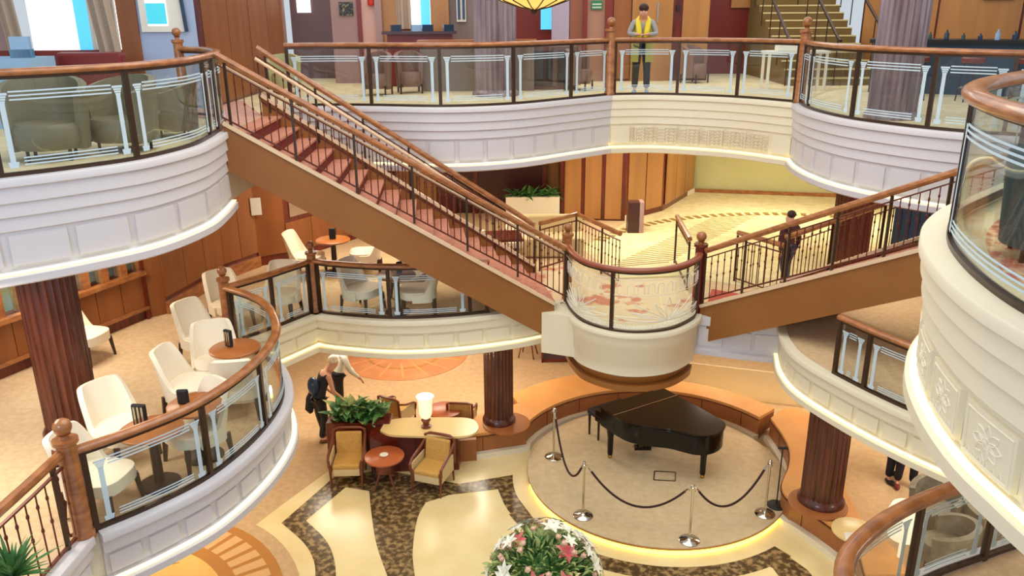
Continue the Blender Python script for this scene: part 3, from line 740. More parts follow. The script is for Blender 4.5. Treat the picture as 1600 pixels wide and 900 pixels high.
flight('left_stair_flight', 'long rose carpeted staircase descending from the upper left gallery to the round landing', nL0, nL1, fL0, fL1, 17)
nR0, nR1, fR0, fR1 = (3.2, 12.95), (7.7, 8.25), (4.75, 13.7), (9.0, 9.55)
flight('right_stair_flight', 'short visible rose carpeted staircase climbing rightwards from the round landing behind the near gallery', nR0, nR1, fR0, fR1, 17)
def off(a, b, d):
    a, b = Vector(a), Vector(b); v = (b-a).normalized(); return Vector((v.y, -v.x))*d
oL = off(nL1, nL0, .03)
railing('stair_railing', 'nearest wood topped railing running diagonally down the left staircase', [(nL0[0]+oL.x+.2, nL0[1]+oL.y+.2, M+.15), (nL1[0]+oL.x, nL1[1]+oL.y, U+.17)], .92, .125, 8, inner=(.03, .12, 0))
railing('stair_railing', 'far wood topped railing of the left staircase, starting beside the far gallery rail', [(fL0[0], fL0[1], M+.2), (fL1[0], fL1[1], U+.17)], .92, .15, 6, inner=(0, -.12, 0))
railing('stair_railing', 'nearest railing climbing right from the landing newel with thin balusters', [(nR0[0], nR0[1], M+.2), (nR1[0], nR1[1], U+.17)], .92, .13, 6)
railing('stair_railing', 'far railing of the right staircase seen behind its near balusters', [(fR0[0], fR0[1], M+.2), (fR1[0], fR1[1], U+.17)], .92, .15, 6)
railing('guard_railing', 'brown baluster guard rail with a corner behind the left end of the landing', [(.55, 15.4, M), (1.33, 16.15, M), (2.0, 14.6, M)], .97, .13, 8)
railing('guard_railing', 'brown guard rail angled beyond the right flight near the dark haired passer-by', [(4.2, 14.7, M), (4.8, 13.75, M)], .95, .13, 8)
railing('guard_railing', 'short plain handrail on two posts at the hall threshold', [(3.2, 14.2, M), (3.3, 15.9, M)], .97, 2.5, 1)

# ------------------------------------------------------------ balustrades
HU = 1.1
def posts_at(c, pix, z, lo=0):                # posts nearest to seen foot points
    out = []
    for px, py in pix:
        q = Vector(P(px, py, z)); best = min((c.pos(c.len*i/400)-q).length for i in range(401))
        s = min(range(401), key=lambda i: (c.pos(c.len*i/400)-q).length)*c.len/400; out.append(s)
    return out
balustrade('curved_glass_balustrade', 'upper left gallery balustrade with frosted column pattern above the white curved edge', cUL, U, HU, [.03]+posts_at(cUL, [(5, 284), (222, 255), (330, 218)], U)+[cUL.len-.03], nh=1.2)
balustrade('curved_glass_balustrade', 'short balustrade curling behind the upper left gallery to a ball topped post', cULb, U, HU, spread(cULb, 2), newels=[cULb.len-.02], nh=1.22)
balustrade('curved_glass_balustrade', 'far upper balustrade left of the standing person, six frosted panes and wooden rail', cF1, U, HU, [.03]+posts_at(cF1, [(583, 168), (692, 168), (797, 165), (888, 157)], U)+[cF1.len-.05], newels=[cF1.len], nh=1.28, nr=.09)
balustrade('curved_glass_balustrade', 'far upper centre balustrade where the person in a yellow scarf leans', cF2, U, HU, [.1]+posts_at(cF2, [(1060, 150), (1152, 155)], U)+[cF2.len-.1], newels=[cF2.len], nh=1.28, nr=.09)
balustrade('curved_glass_balustrade', 'far right upper balustrade bulging forward around the silver fluted column', cF3, U, HU, [.08]+posts_at(cF3, [(1266, 172), (1328, 190), (1440, 207)], U)+[cF3.len*.72, cF3.len-.03])
balustrade('curved_glass_balustrade', 'nearest gallery balustrade at the right edge with a broad light wood rail', cNR, U, HU, [.03, 1.5]+posts_at(cNR, [(1565, 300), (1487, 380)], U)+[posts_at(cNR, [(1487, 380)], U)[0]+2.0, cNR.len-.03], railscale=1.35)
HM = .97
balustrade('curved_glass_balustrade', 'lounge balustrade sweeping in an S along the lower left, beside ivory chairs', cML, M, HM, [.12]+posts_at(cML, [(328, 748), (425, 672)], M)+[posts_at(cML, [(425, 672)], M)[0]+1.5, cML.len-.1], newels=[0], nh=1.1, nr=.09)
balustrade('straight_glass_balustrade', 'short straight balustrade between two ball topped posts on the lounge edge', cMLs, M, HM, [.1]+posts_at(cMLs, [(430, 515)], M)+[cMLs.len-.1], newels=[0, cMLs.len], nh=1.1)
balustrade('curved_glass_balustrade', 'lounge balustrade passing under the left staircase in front of two ivory chairs', cMCb, M, HM, [.1]+posts_at(cMCb, [(610, 500), (735, 495)], M)+[cMCb.len-.04])
lb = balustrade('curved_glass_balustrade', 'round landing balustrade of etched glass with a mahogany rail and centre post', cLD, M, HM+.12, [.06]+posts_at(cLD, [(955, 519)], M)+[cLD.len-.06], etched=False, relief=True, rm=mat('landing_rail', (138, 66, 38), .28, coat=.3))
newel(lb, .98, 13.78, M, 1.2, .08); newel(lb, 3.14, 13.08, M, 1.2, .09, darkw)
balustrade('curved_glass_balustrade', 'middle deck balustrade beneath the right staircase with a thin brown rail', cRMb, M, .9, [.03]+posts_at(cRMb, [(1345, 612)], M)+[posts_at(cRMb, [(1345, 612)], M)[0]+1.3, cRMb.len-.03], nh=1.2)
balustrade('curved_glass_balustrade', 'lower right corner balustrade with an orange wood rail curving out of frame', cLR, M, HM, [.03, 1.3]+posts_at(cLR, [(1528, 872), (1385, 905)], M)+[posts_at(cLR, [(1385, 905)], M)[0]+1.4, cLR.len-.03], railscale=1.2)
railing('guard_railing', 'bottom left iron baluster railing meeting a round wooden post', [(p.x, p.y, M) for p in cBL.pts[::4]]+[(cBL.pts[-1].x-.08, cBL.pts[-1].y-.04, M)], .97, .14, 12)

# ------------------------------------------------------------ fluted columns
def column(x, y, z, h, r, m, label, fl=26, dp=.05):
    t = thing('fluted_column', label, 'column', (x, y, z))
    b = MB(); b.lathe((x, y, z), [(r, .1), (r, h-.02)], fl*8, fl, dp); b.build('shaft', m, t, smooth=False)
    b = MB(); b.lathe((x, y, z), [(r*1.14, 0), (r*1.14, .05), (r*1.06, .09), (r*.95, .13)], 40); b.build('base_ring', m, t, smooth=True)
    return t
column(-5.42, 9.05, M, U-1.0-M, .31, colw, 'leftmost mahogany fluted column rising under the upper left gallery')
column(-.26, 13.72, .52, M-.6-.52, .27, colw, 'mahogany fluted column left of the piano standing on the low bench')
column(4.79, 11.02, .52, M-.6-.52, .31, colw, 'mahogany fluted column right of the piano standing on the curved bench')
column(-.3, 17.0, U, 4.2, .42, greycol, 'silver grey fluted column in the far upper centre behind the rail', 24, .13)
column(5.95, 13.0, U, 4.2, .36, greycol, 'silver grey fluted column on the right upper gallery', 24, .13)
column(*P(1322, 425, M), M, U-1.0-M, .35, colw, 'dark column on the middle deck behind the right staircase')

# ------------------------------------------------------------ lower deck: marble, stage, benches
def inlay(name, pix, m, z=.004, th=.004, parent=None):
    b = MB(); b.prism([P(x, y, 0) for x, y in pix], z, z+th); 
    if parent: return b.build(name, m, parent)
    return struct(name, b, m)
SCX, SCY, SR = 2.5, 12.6, 2.25
def arc(r, a0, a1, n=30): return [(SCX+r*cos(radians(a0+(a1-a0)*k/n)), SCY+r*sin(radians(a0+(a1-a0)*k/n))) for k in range(n+1)]
mb = inlay('floor_marble', [(398, 822), (440, 790), (511, 738), (600, 712), (720, 722), (805, 700), (850, 680), (1210, 700), (1262, 800), (1345, 900), (1380, 1000), (455, 1000), (458, 930), (447, 880), (425, 845)], marble)
runs = [[(440, 818), (510, 757), (521, 746), (600, 735), (717, 757), (801, 743)], [(801, 743), (802, 757), (808, 776), (830, 806)], [(815, 822), (791, 794), (778, 765)], [(778, 765), (702, 774), (665, 786)], [(665, 786), (652, 812), (645, 860), (648, 900), (662, 1000)], [(640, 1000), (605, 900), (588, 850), (580, 800), (577, 768)], [(577, 768), (540, 762), (478, 814)], [(478, 814), (507, 842), (520, 867), (525, 900), (525, 1000)], [(492, 1000), (493, 900), (489, 873), (473, 847), (440, 818)]]
dband = []
for i_, rn in enumerate(runs):
    q_ = [P(x, y, 0) for x, y in rn]
    q_ = [tuple(v) for v in Curve(q_, .15).pts] if i_ not in (0, 3, 6) else q_
    for v in q_:
        if not dband or hypot(dband[-1][0]-v[0], dband[-1][1]-v[1]) > .01: dband.append(tuple(v))
b = MB(); b.prism(dband[:-1], .008, .012); b.build('dark_marble_band', dmarble, mb)
# ring of dark marble around the stage
b = MB(); ring_o = []; ring_i = []
for k in range(49):
    an = radians(204+k*102/48); ring_o.append((SCX+2.82*cos(an), SCY+2.82*sin(an))); ring_i.append((SCX+2.52*cos(an), SCY+2.52*sin(an)))
b.prism(ring_o+ring_i[::-1], .0082, .0122); b.prism([P(x, y, 0) for x, y in ((1212, 856), (1262, 892), (1280, 915), (1225, 912), (1207, 888), (1180, 876))], .0081, .0121); b.build('dark_marble_ring', dmarble, mb)
def circ3(a, b, c):
    ax, ay = a; bx, by = b; cx, cy = c; d = 2*(ax*(by-cy)+bx*(cy-ay)+cx*(ay-by))
    ux = ((ax*ax+ay*ay)*(by-cy)+(bx*bx+by*by)*(cy-ay)+(cx*cx+cy*cy)*(ay-by))/d
    uy = ((ax*ax+ay*ay)*(cx-bx)+(bx*bx+by*by)*(ax-cx)+(cx*cx+cy*cy)*(bx-ax))/d
    return ux, uy, hypot(ax-ux, ay-uy)
mx, my, mr_ = circ3(P(361, 822, 0), P(420, 860, 0), P(442, 900, 0))
def disc(cx, cy, r0, r1, z, th, n=64):
    b = MB(); o = [(cx+r1*cos(2*pi*k/n), cy+r1*sin(2*pi*k/n)) for k in range(n)]
    if r0 <= 0: b.prism(o, z, z+th); return b
    for k in range(n):
        a, d = 2*pi*k/n, 2*pi*(k+1)/n
        b.prism([(cx+r0*cos(a), cy+r0*sin(a)), (cx+r1*cos(a), cy+r1*sin(a)), (cx+r1*cos(d), cy+r1*sin(d)), (cx+r0*cos(d), cy+r0*sin(d))], z, z+th)
    return b
md = struct('floor_medallion', disc(mx, my, 0, mr_+.22, .010, .003), carpetl)
disc(mx, my, 0, mr_, .013, .002).build('brown_disc', medalb, md)
b = MB()
for k in range(56):
    a, d = 2*pi*k/56, 2*pi*(k+.68)/56; r0, r1 = mr_*.76, mr_*.94
    b.prism([(mx+r0*cos(a), my+r0*sin(a)), (mx+r1*cos(a), my+r1*sin(a)), (mx+r1*cos(d), my+r1*sin(d)), (mx+r0*cos(d), my+r0*sin(d))], .0152, .0165)
b.build('key_border', mat('border_tan', (222, 176, 120), .3), md)
disc(mx, my, 0, mr_*.68, .0152, .0015).build('gold_disc', medal, md)
b = MB()
for k in range(8):
    for j in range(2):
        a = k*pi/4+j*.3; b.tube([(mx+r*cos(a+.5*sin(r*3)), my+r*sin(a+.5*sin(r*3)), .017) for r in [mr_*.68*q/8 for q in range(1, 8)]], .008, 4)
b.build('inlaid_lines', medalb, md)
# far orange medallion
ox, oy, orr = circ3(P(545, 580, 0), P(640, 594, 0), P(718, 570, 0)); orr = min(orr, 3.2)
md = struct('floor_medallion_far', disc(ox, oy, 0, orr, .004, .004), medalo)
disc(ox, oy, orr*.55, orr*.6, .008, .002).build('inlaid_ring', medalb, md); b = MB()
for k in range(16): an = k*pi/8; b.bar((ox+.4*orr*cos(an), oy+.4*orr*sin(an), .009), (ox+.93*orr*cos(an+.1), oy+.93*orr*sin(an+.1), .009), .05, .003)
b.build('sun_rays', mat('ray_inlay', (240, 160, 92), .4), md)

# stage
b = MB(); b.lathe((SCX, SCY, 0), [(SR-.12, 0), (SR-.12, .06), (SR-.02, .08), (SR, .1), (SR, .14), (SR-.02, .15)], 96); st = struct('floor_stage', b, stagec, smooth=False)
b = MB(); cg = Curve(arc(SR, 188, 338, 60), .08); cg.sweep(b, [(-.10, .012), (-.01, .012), (-.01, .04), (-.10, .04)]); b.build('stage_light_strip', stageglow, st)
b = MB(); b.lathe((SCX, SCY, 0), [(SR+.003, .10), (SR+.006, .115), (SR+.003, .13)], 96); b.build('stage_edge_band', medalb, st)
b = MB(); c = Vector(P(1036, 744, .15))
for a, d in (((-.18, -.12), (.18, -.16)), ((.18, -.16), (.24, .12)), ((.24, .12), (-.12, .16)), ((-.12, .16), (-.18, -.12))): b.bar((c.x+a[0], c.y+a[1], .154), (c.x+d[0], c.y+d[1], .154), .02, .008)
b.build('floor_hatch', bronze, st)
# curved benches
def bench(name, label, front, back, h=.45):
    cx = sum(p[0] for p in front)/len(front); cy = sum(p[1] for p in front)/len(front)
    t = thing(name, label, 'bench', (cx, cy, 0))
    poly = list(front)+list(back)[::-1]
    b = MB(); b.prism(poly, .1, h-.03); b.build('bench_body', bench_front, t)
    b = MB(); b.prism(poly, h-.03, h+.03); b.build('bench_top', bench_top, t, bevel=.012)
    c = Curve(front, .1, False); b = MB(); c.sweep(b, rect(-.03, .1, 0, .11), z=0); b.build('plinth', ivory, t)
    b = MB()
    s = .5
    while s < c.len-.2:
        p = c.pos(s); n = c.nor(s); b.box((p.x+n.x*.0, p.y+n.y*.0, .265), (.012, .012, .32), atan2(n.y, n.x)); s += .85
    b.build('panel_joint', darkw, t)
    b = MB(); c.sweep(b, rect(-.01, .02, h-.045, h-.028), z=0); b.build('edge_trim', darkw, t)
    return t
front = [P(712, 684, .45), P(760, 678, .45), P(800, 672, .45), P(822, 669, .45)]+arc(2.48, 156, 30, 36)
back = [P(745, 652, .45), P(790, 640, .45)]+[(.1, 14.5)]+arc(3.4, 138, 90, 14)+arc(3.0, 78, 32, 14)
bench('curved_bench', 'long amber topped bench curving behind the piano stage from the left column', front, back)
fr = [P(x, y, .45) for x, y in ((1204, 655), (1222, 680), (1233, 704), (1232, 730), (1221, 761), (1232, 780), (1255, 793), (1317, 836), (1340, 862), (1352, 900))]
fr = [tuple(p) for p in Curve(fr, .12).pts]
bk = [P(x, y, .45) for x, y in ((1222, 640), (1250, 640), (1275, 655), (1310, 690), (1318, 730), (1322, 770), (1345, 812), (1378, 840), (1400, 862), (1420, 900))]
bench('curved_bench', 'wavy amber topped bench on the right around the second mahogany column', fr, bk)
# round caps under the columns
for x, y, lb_ in ((-.12, 13.62, 'round wooden shelf at the foot of the left mahogany column'), (4.72, 10.95, 'round wooden shelf at the foot of the right mahogany column')):
    b = MB(); b.lathe((x, y, .482), [(.42, 0), (.44, .012), (.44, .03), (.42, .036)], 40); b.center('column_shelf', bench_front, lb_, 'shelf', smooth=True)
# pale rounded end shelf with a card
pc = P(1322, 825, .55); t = thing('side_shelf', 'pale rounded shelf at the right end of the wavy bench', 'shelf', (pc[0]+.12, pc[1], .48))
b = MB(); b.lathe((pc[0]+.12, pc[1]-.02, .482), [(.3, 0), (.32, .02), (.32, .05), (.3, .06)], 32); b.build('shelf_top', counter, t, smooth=True)
b = MB(); q = P(1331, 838, .6); b.box((q[0], q[1], .60), (.2, .02, .11), 0, radians(-40)); k = b.center('tent_card', whitep, 'small white card standing on the pale shelf by the right bench', 'card')

# ------------------------------------------------------------ grand piano
K = Vector((1.56, 13.03)); fd = Vector((.52, -.855)).normalized(); wd = Vector((.855, .52)).normalized(); PZ = .15
def pl(u, v): p = K+wd*u+fd*v; return (p.x, p.y)     # u across the keyboard, v towards the tail
t = thing('grand_piano', 'black grand piano with closed lid standing on the round stage', 'piano', (*pl(.7, .9), PZ))
side = Curve([(0, 0), (0, .5), (.06, .78), (.26, 1.05), (.48, 1.28), (.60, 1.5), (.72, 1.68), (.95, 1.78), (1.2, 1.74), (1.38, 1.6), (1.42, 1.35), (1.42, .4), (1.42, 0)], .06)
out = [pl(p.x, p.y) for p in side.pts]
b = MB(); b.prism(out, PZ+.62, PZ+.95); b.build('case', black, t, bevel=.01)
lid = [pl(.71+(p.x-.71)*1.03, .9+(p.y-.9)*1.02) for p in side.pts if p.y > .36]
b = MB(); b.prism(lid, PZ+.965, PZ+.99); b.build('lid', black, t, bevel=.008)
b = MB(); b.prism([pl(-.02, -.02), pl(1.44, -.02), pl(1.44, .375), pl(-.02, .375)], PZ+.965, PZ+.99); b.build('front_flap', black, t, bevel=.006)
b = MB(); b.bar((*pl(-.02, .385), PZ+.99), (*pl(1.44, .385), PZ+.99), .02, .016); b.build('lid_hinge', steel, t)
b = MB(); b.prism([pl(.02, -.2), pl(1.40, -.2), pl(1.40, .02), pl(.02, .02)], PZ+.62, PZ+.72); b.build('keyslip', black, t, bevel=.01)
b = MB(); b.prism([pl(.1, -.16), pl(1.32, -.16), pl(1.32, .0), pl(.1, .0)], PZ+.72, PZ+.745); b.build('fallboard', black, t, bevel=.01)
for u0 in (.02, 1.32):
    b = MB(); b.prism([pl(u0, -.2), pl(u0+.08, -.2), pl(u0+.08, .02), pl(u0, .02)], PZ+.72, PZ+.84); b.build('cheek_block', black, t, bevel=.015)
for u, v in ((.12, .15), (1.28, .15), (1.05, 1.52)):
    b = MB(); x, y = pl(u, v); b.lathe((x, y, PZ), [(.045, .07), (.05, .1), (.055, .4), (.075, .56), (.085, .63)], 8); lg = b.build('leg', black, t, smooth=False)
    b = MB(); b.lathe((x, y, PZ), [(.03, 0), (.04, .01), (.04, .05), (.02, .08)], 12); b.build('caster', mat('brass', (190, 150, 80), .25, metal=1) if 'brass' not in MATS else MATS['brass'], lg, smooth=True)
x, y = pl(.7, .35); b = MB(); b.bar((x-.09, y, PZ+.12), (x-.05, y, PZ+.63), .012, n=6); b.bar((x+.09, y, PZ+.12), (x+.05, y, PZ+.63), .012, n=6); b.box((x, y, PZ+.13), (.3, .1, .07)); b.build('pedal_lyre', black, t)
for k in (-1, 0, 1):
    b = MB(); q = pl(.7+k*.06, .24); b.box((q[0], q[1], PZ+.08), (.03, .16, .012), atan2(wd.y, wd.x)); b.build('pedal', MATS['brass'], t)
b = MB(); b.bar((*pl(1.0, .3), PZ+.62), (*pl(.72, .36), PZ+.15), .012, n=6); b.build('lyre_brace', MATS['brass'], t)
# bench
t = thing('piano_bench', 'black padded piano bench behind the keyboard end of the piano', 'bench', (*pl(.7, -.6), PZ))
b = MB(); b.prism([pl(.28, -.78), pl(1.1, -.78), pl(1.1, -.42), pl(.28, -.42)], PZ+.44, PZ+.54); b.build('seat', blackp, t, bevel=.02)
for u in (.32, 1.06):
    for v in (-.74, -.46): b = MB(); q = pl(u, v); b.bar((*q, PZ), (*q, PZ+.44), .018, n=8, r2=.026); b.build('leg', black, t)

# ------------------------------------------------------------ stanchions and ropes
SPX = [(865, 714), (911, 806), (1077, 845), (1195, 803)]; SP = [P(x, y, .15) for x, y in SPX]
pro = thing('rope_stanchion', '', 'stanchion', local=True)
b = MB(); b.lathe((0, 0, 0), [(.155, 0), (.16, .012), (.15, .022), (.06, .04), (.03, .055), (.022, .08)], 28); b.build('base', steel, pro, smooth=True)
b = MB(); b.lathe((0, 0, 0), [(.02, .06), (.02, .88), (.03, .885), (.03, .93), (.018, .94), (.03, .965), (.012, .985)], 16); b.build('post', steel, pro, smooth=True)
b = MB()
for an in (0, pi/2, pi, 3*pi/2): b.tube([(cos(an)*.025, sin(an)*.025, .91), (cos(an)*.055, sin(an)*.055, .915), (cos(an)*.06, sin(an)*.06, .89)], .006, 6)
b.build('rope_rings', steel, pro)
pl_ = Place(pro)
for p, lb_ in zip(SP, ('chrome rope stanchion at the left rear of the stage', 'chrome rope stanchion at the left front of the stage', 'chrome rope stanchion front and centre on the stage', 'chrome rope stanchion at the right front of the stage')):
    pl_.put((p[0], p[1], .15), .4, lb_, 'rope stanchions on the piano stage')
for (a, d, sag, lb_) in ((0, 1, .62, 'dark rope hanging between the two left stanchions'), (1, 2, .5, 'long dark rope looping between the left front and centre stanchions'), (2, 3, .5, 'dark rope looping between the centre and right stanchions')):
    A, D = Vector((*SP[a], 1.045)), Vector((*SP[d], 1.045)); v = (D-A).normalized(); A += v*.07; D -= v*.07
    t = thing('barrier_rope', lb_, 'rope', tuple((A+D)/2-Vector((0, 0, sag))))
    f = lambda q: A.lerp(D, q)-Vector((0, 0, sag*(1-(2*q-1)**2)))
    b = MB(); b.tube([f(.03+.94*i/24) for i in range(25)], .018, 8); b.build('rope', rope, t, smooth=True)
    for q0, q1 in ((0, .05), (.95, 1)):
        b = MB(); b.bar(f(q0), f(q1), .014, n=8); b.build('rope_hook', steel, t)
q = P(1213, 790, .15); t = thing('music_light_stand', 'thin black stand with round foot at the right edge of the stage', 'stand', (q[0], q[1], .15))
b = MB(); b.lathe((q[0], q[1], .15), [(.15, 0), (.155, .012), (.14, .025), (.02, .035)], 28); b.build('base', blackp, t, smooth=True)
b = MB(); b.bar((q[0], q[1], .18), (q[0], q[1], 1.2), .011, n=8); b.build('pole', blackp, t)
b = MB(); b.bar((q[0]-.07, q[1]+.02, 1.2), (q[0]+.08, q[1]-.02, 1.21), .022, n=10); b.build('head', blackp, t)

# ------------------------------------------------------------ ivory lounge chairs
def mk_chair(fab, leg):
    t = thing('lounge_chair', '', 'chair', local=True)      # faces +Y
    b = MB()
    def f(u, v):
        a = (u-.5)*radians(196); q = min(1, max(0, (abs(math.degrees(a))-34)/52)); q = q*q*(3-2*q)
        hb = .74-.38*q+.015*cos(a*2); z = .22+(hb-.22)*v
        sg = lambda t_, e: math.copysign(abs(t_)**e, t_)
        lean = .11*max(0, z-.3)/.44*max(0, cos(a)); wide = 1+.16*max(0, z-.35)
        return (.275*wide*sg(sin(a), .62), -.25*sg(cos(a), .62)-lean+(.10*max(0, -cos(a)) if cos(a) < 0 else 0)+.02, z)
    b.grid(f, 44, 10, .05); b.build('backrest', fab, t, smooth=True)
    b = MB(); n = 24; pr = []
    for k in range(n): a = 2*pi*k/n; pr.append((.25*(1 if abs(cos(a)) < .7 else 1)*math.copysign(abs(cos(a))**.6, cos(a)), .27*math.copysign(abs(sin(a))**.6, sin(a))+.02))
    b.prism(pr, .25, .37); b.build('seat', fab, t, bevel=.03, smooth=True)
    for x, y in ((-.2, .23), (.2, .23), (-.2, -.2), (.2, -.2)):
        b = MB(); b.bar((x*1.08, y*1.08, 0), (x, y, .33), .017, n=4, h=.03); b.v = b.v
        b2 = MB(); b2.tube([(x*1.1, y*1.1, 0), (x, y, .26)], [.022, .036], 4); b2.build('leg', leg, t)
    return t
CH = Place(mk_chair(chairm, legm))
def keep(x, y, dmin):
    v = Vector((x, y))
    for c in (cML, cMLs, cMC):
        best = min((c.len*i/200 for i in range(201)), key=lambda s_: (c.pos(s_)-v).length)
        if best < .02 or best > c.len-.02: continue
        p = c.pos(best); n = c.nor(best); d = (v-p).dot(-n)
        if (p-v).length < dmin or (d < dmin and (v-p).length < 1.2): v += -n*(dmin-d)
    return v.x, v.y
def chair(px, py, face, label, z=M, s=1.16, pl=CH, grp='ivory lounge chairs on the middle deck', off=.42):
    x, y = keep(*P(px, py, z+off), .42); rz = atan2(face[1], face[0])-pi/2
    return pl.put((x, y, z), rz, label, grp, s)
chair(128, 520, (1, -.25), 'ivory chair half hidden behind the leftmost mahogany column, near the wall windows')
chair(478, 398, (1, -.12), 'ivory chair farthest back against the wall, facing the table with a black menu')
chair(358, 470, (.7, -.7), 'ivory chair just behind the ball topped post at the lounge corner')
chair(318, 520, (1, -.5), 'ivory chair whose grey side shows behind the tall backed one left of the corner post')
chair(338, 562, (.45, -1), 'tall backed ivory chair behind the table with the silver menu holder')
chair(296, 596, (1, -.1), 'ivory chair turned sideways in open carpet, its white seat facing right')
chair(374, 598, (-.15, 1), 'ivory chair with its low back to us in front of the silver menu holder table')
chair(352, 672, (-.6, -.75), 'ivory chair seen through the S balustrade with its seat facing left')
chair(188, 662, (.75, -.5), 'ivory chair right of the leftmost column behind the black striped menu holder')
chair(162, 750, (1, -.15), 'ivory chair nearest us behind the glass next to the bottom left wooden post')
chair(463, 462, (-.05, -1), 'ivory chair facing us through the short straight balustrade')
chair(553, 456, (.9, -.5), 'large ivory chair left of the round table under the staircase')
chair(655, 460, (-1, -.1), 'ivory chair right of the round table under the staircase')
chair(573, 392, (-1, -.1), 'ivory chair whose pointed seat pokes out below the staircase side')
chair(640, 425, (-.3, -1), 'ivory chair mostly hidden behind the round table below the staircase')
TB = thing('round_table', '', 'table', local=True)
b = MB(); b.lathe((0, 0, 0), [(.34, .70), (.36, .71), (.36, .735), (.345, .745)], 36); b.build('tabletop', tablew, TB, smooth=True)
b = MB(); b.lathe((0, 0, 0), [(.06, .03), (.055, .68), (.16, .70)], 16); b.build('pedestal', legm, TB, smooth=True)
b = MB(); b.lathe((0, 0, 0), [(.24, 0), (.24, .02), (.07, .05)], 24); b.build('base', legm, TB, smooth=True)
TP = Place(TB)
def table(px, py, label, z=M, s=.92):
    x, y = keep(*P(px, py, z+.74*s), .40); return TP.put((x, y, z), 0, label, 'round wooden lounge tables', s), (x, y)
_, t1 = table(520, 374, 'round wooden table with a black menu near the back wall')
_, t2 = table(612, 440, 'round wooden table between two ivory chairs below the staircase')
_, t3 = table(367, 543, 'round wooden table with a silver menu holder inside the curve of the rail')
_, t4 = table(240, 672, 'round wooden table with a striped menu holder behind the nearest rail')
_, t5 = table(318, 632, 'round wooden table edge showing behind the rail beside the black menu block')
def menu(xy, w, h, m, label, rz, striped=False):
    t = thing('menu_holder', label, 'menu holder', (xy[0], xy[1], M+.688))
    b = MB(); b.box((xy[0], xy[1], M+.688+h/2), (w, .05, h), rz); o = b.build('stand', m, t, bevel=.02)
    if striped:
        b = MB(); c, s = cos(rz), sin(rz)
        for k in (-1, 0, 1): b.box((xy[0]+k*w*.27*c+.027*s, xy[1]+k*w*.27*s-.027*c, M+.688+h*.5), (w*.14, .004, h*.8), rz)
        b.build('menu_sleeve', steel, t)
menu((t1[0], t1[1]), .13, .22, blackp, 'black menu block on the table near the back wall', .2)
menu((t3[0]-.08, t3[1]+.02), .13, .24, blackp, 'silver faced menu holder on the table inside the rail curve', -.5, True)
menu((t4[0]-.12, t4[1]+.05), .16, .26, blackp, 'black arched menu holder with silver stripes nearest the rail', -.1, True)
menu((t5[0]-.14, t5[1]-.02), .13, .18, blackp, 'small black menu block half hidden by the rail', .1)
menu((t2[0]+.05, t2[1]+.05), .10, .2, blackp, 'dark menu block on the table below the staircase', .3)

# ------------------------------------------------------------ lower deck seating
def mk_arm(frame, fab, side):
    t = thing('armchair', '', 'armchair', local=True)       # faces -Y
    b = MB(); b.box((0, -.02, .33), (.52, .52, .16)); b.build('seat_base', side, t, bevel=.02)
    b = MB(); b.box((0, -.03, .45), (.52, .52, .1)); b.build('seat_cushion', fab, t, bevel=.03)
    b = MB(); b.box((0, .26, .68), (.5, .09, .46), 0, radians(-10)); b.build('back_cushion', fab, t, bevel=.03)
    b = MB(); b.tube([(-.3, .32, .42), (-.3, .36, .92), (-.2, .38, .95), (.2, .38, .95), (.3, .36, .92), (.3, .32, .42)], .03, 8); b.build('back_frame', frame, t, smooth=True)
    for s in (-1, 1):
        b = MB(); b.tube([(s*.3, .34, .82), (s*.32, .1, .72), (s*.33, -.2, .66), (s*.32, -.3, .60), (s*.31, -.29, .45)], .028, 8); b.build('arm', frame, t, smooth=True)
        b = MB(); b.box((s*.3, 0, .46), (.03, .56, .34)); b.build('side_panel', side, t, bevel=.01)
        b = MB(); b.tube([(s*.3, -.28, .5), (s*.29, -.3, 0)], [.03, .018], 6); b.build('leg', frame, t)
        b = MB(); b.tube([(s*.28, .3, .4), (s*.27, .36, 0)], [.028, .018], 6); b.build('leg', frame, t)
    return t
frm = mat('walnut_frame', (118, 58, 34), .35)
AP = Place(mk_arm(frm, goldfab, creamfab))
def arm(px, py, z, rz, label, s=.9, off=.36): x, y = P(px, py, z+off); return AP.put((x, y, z), rz, label, 'gold upholstered wooden armchairs', s)
arm(544, 722, 0, radians(2), 'gold cushioned wooden armchair left of the small round coffee table')
arm(676, 733, 0, radians(-20), 'gold cushioned wooden armchair right of the small round coffee table')
arm(622, 641, 0, radians(150), 'wooden armchair behind the leafy planter, only its curved red arm showing', .8)
arm(722, 648, 0, radians(175), 'wooden armchair behind the white lamp counter with its back to us', .8)
def coffee(px, py, label, s=1.0):
    x, y = P(px, py, .58*s); y -= .14 if px == 607 else 0; x -= (.05 if px == 607 else 0); t = thing('coffee_table', label, 'table', (x, y, 0))
    b = MB(); b.lathe((x, y, 0), [(.32*s, .55), (.34*s, .56), (.34*s, .585), (.33*s, .59)], 36); b.build('tabletop', mat('russet_top', (182, 96, 52), .3) if 'russet_top' not in MATS else MATS['russet_top'], t, smooth=True)
    b = MB(); b.lathe((x, y, 0), [(.16*s, .3), (.16*s, .5), (.12*s, .55)], 16); b.build('hub', frm, t, smooth=True)
    for k in range(4):
        a = pi/4+k*pi/2; b = MB(); b.tube([(x+.1*cos(a), y+.1*sin(a), .5), (x+.13*cos(a), y+.13*sin(a), .25), (x+.26*cos(a), y+.26*sin(a), 0)], [.025, .022, .016], 6); b.build('leg', frm, t, smooth=True)
    return x, y
cx, cy = coffee(607, 706, 'small russet round coffee table between the two front armchairs')
b = MB(); b.lathe((cx-.01, cy+.02, .595), [(.07, 0), (.075, .006), (.05, .01)], 20); k = b.center('paper_coaster', whitep, 'round white coaster on the russet coffee table', 'coaster')
coffee(694, 640, 'russet round table behind the lamp counter')
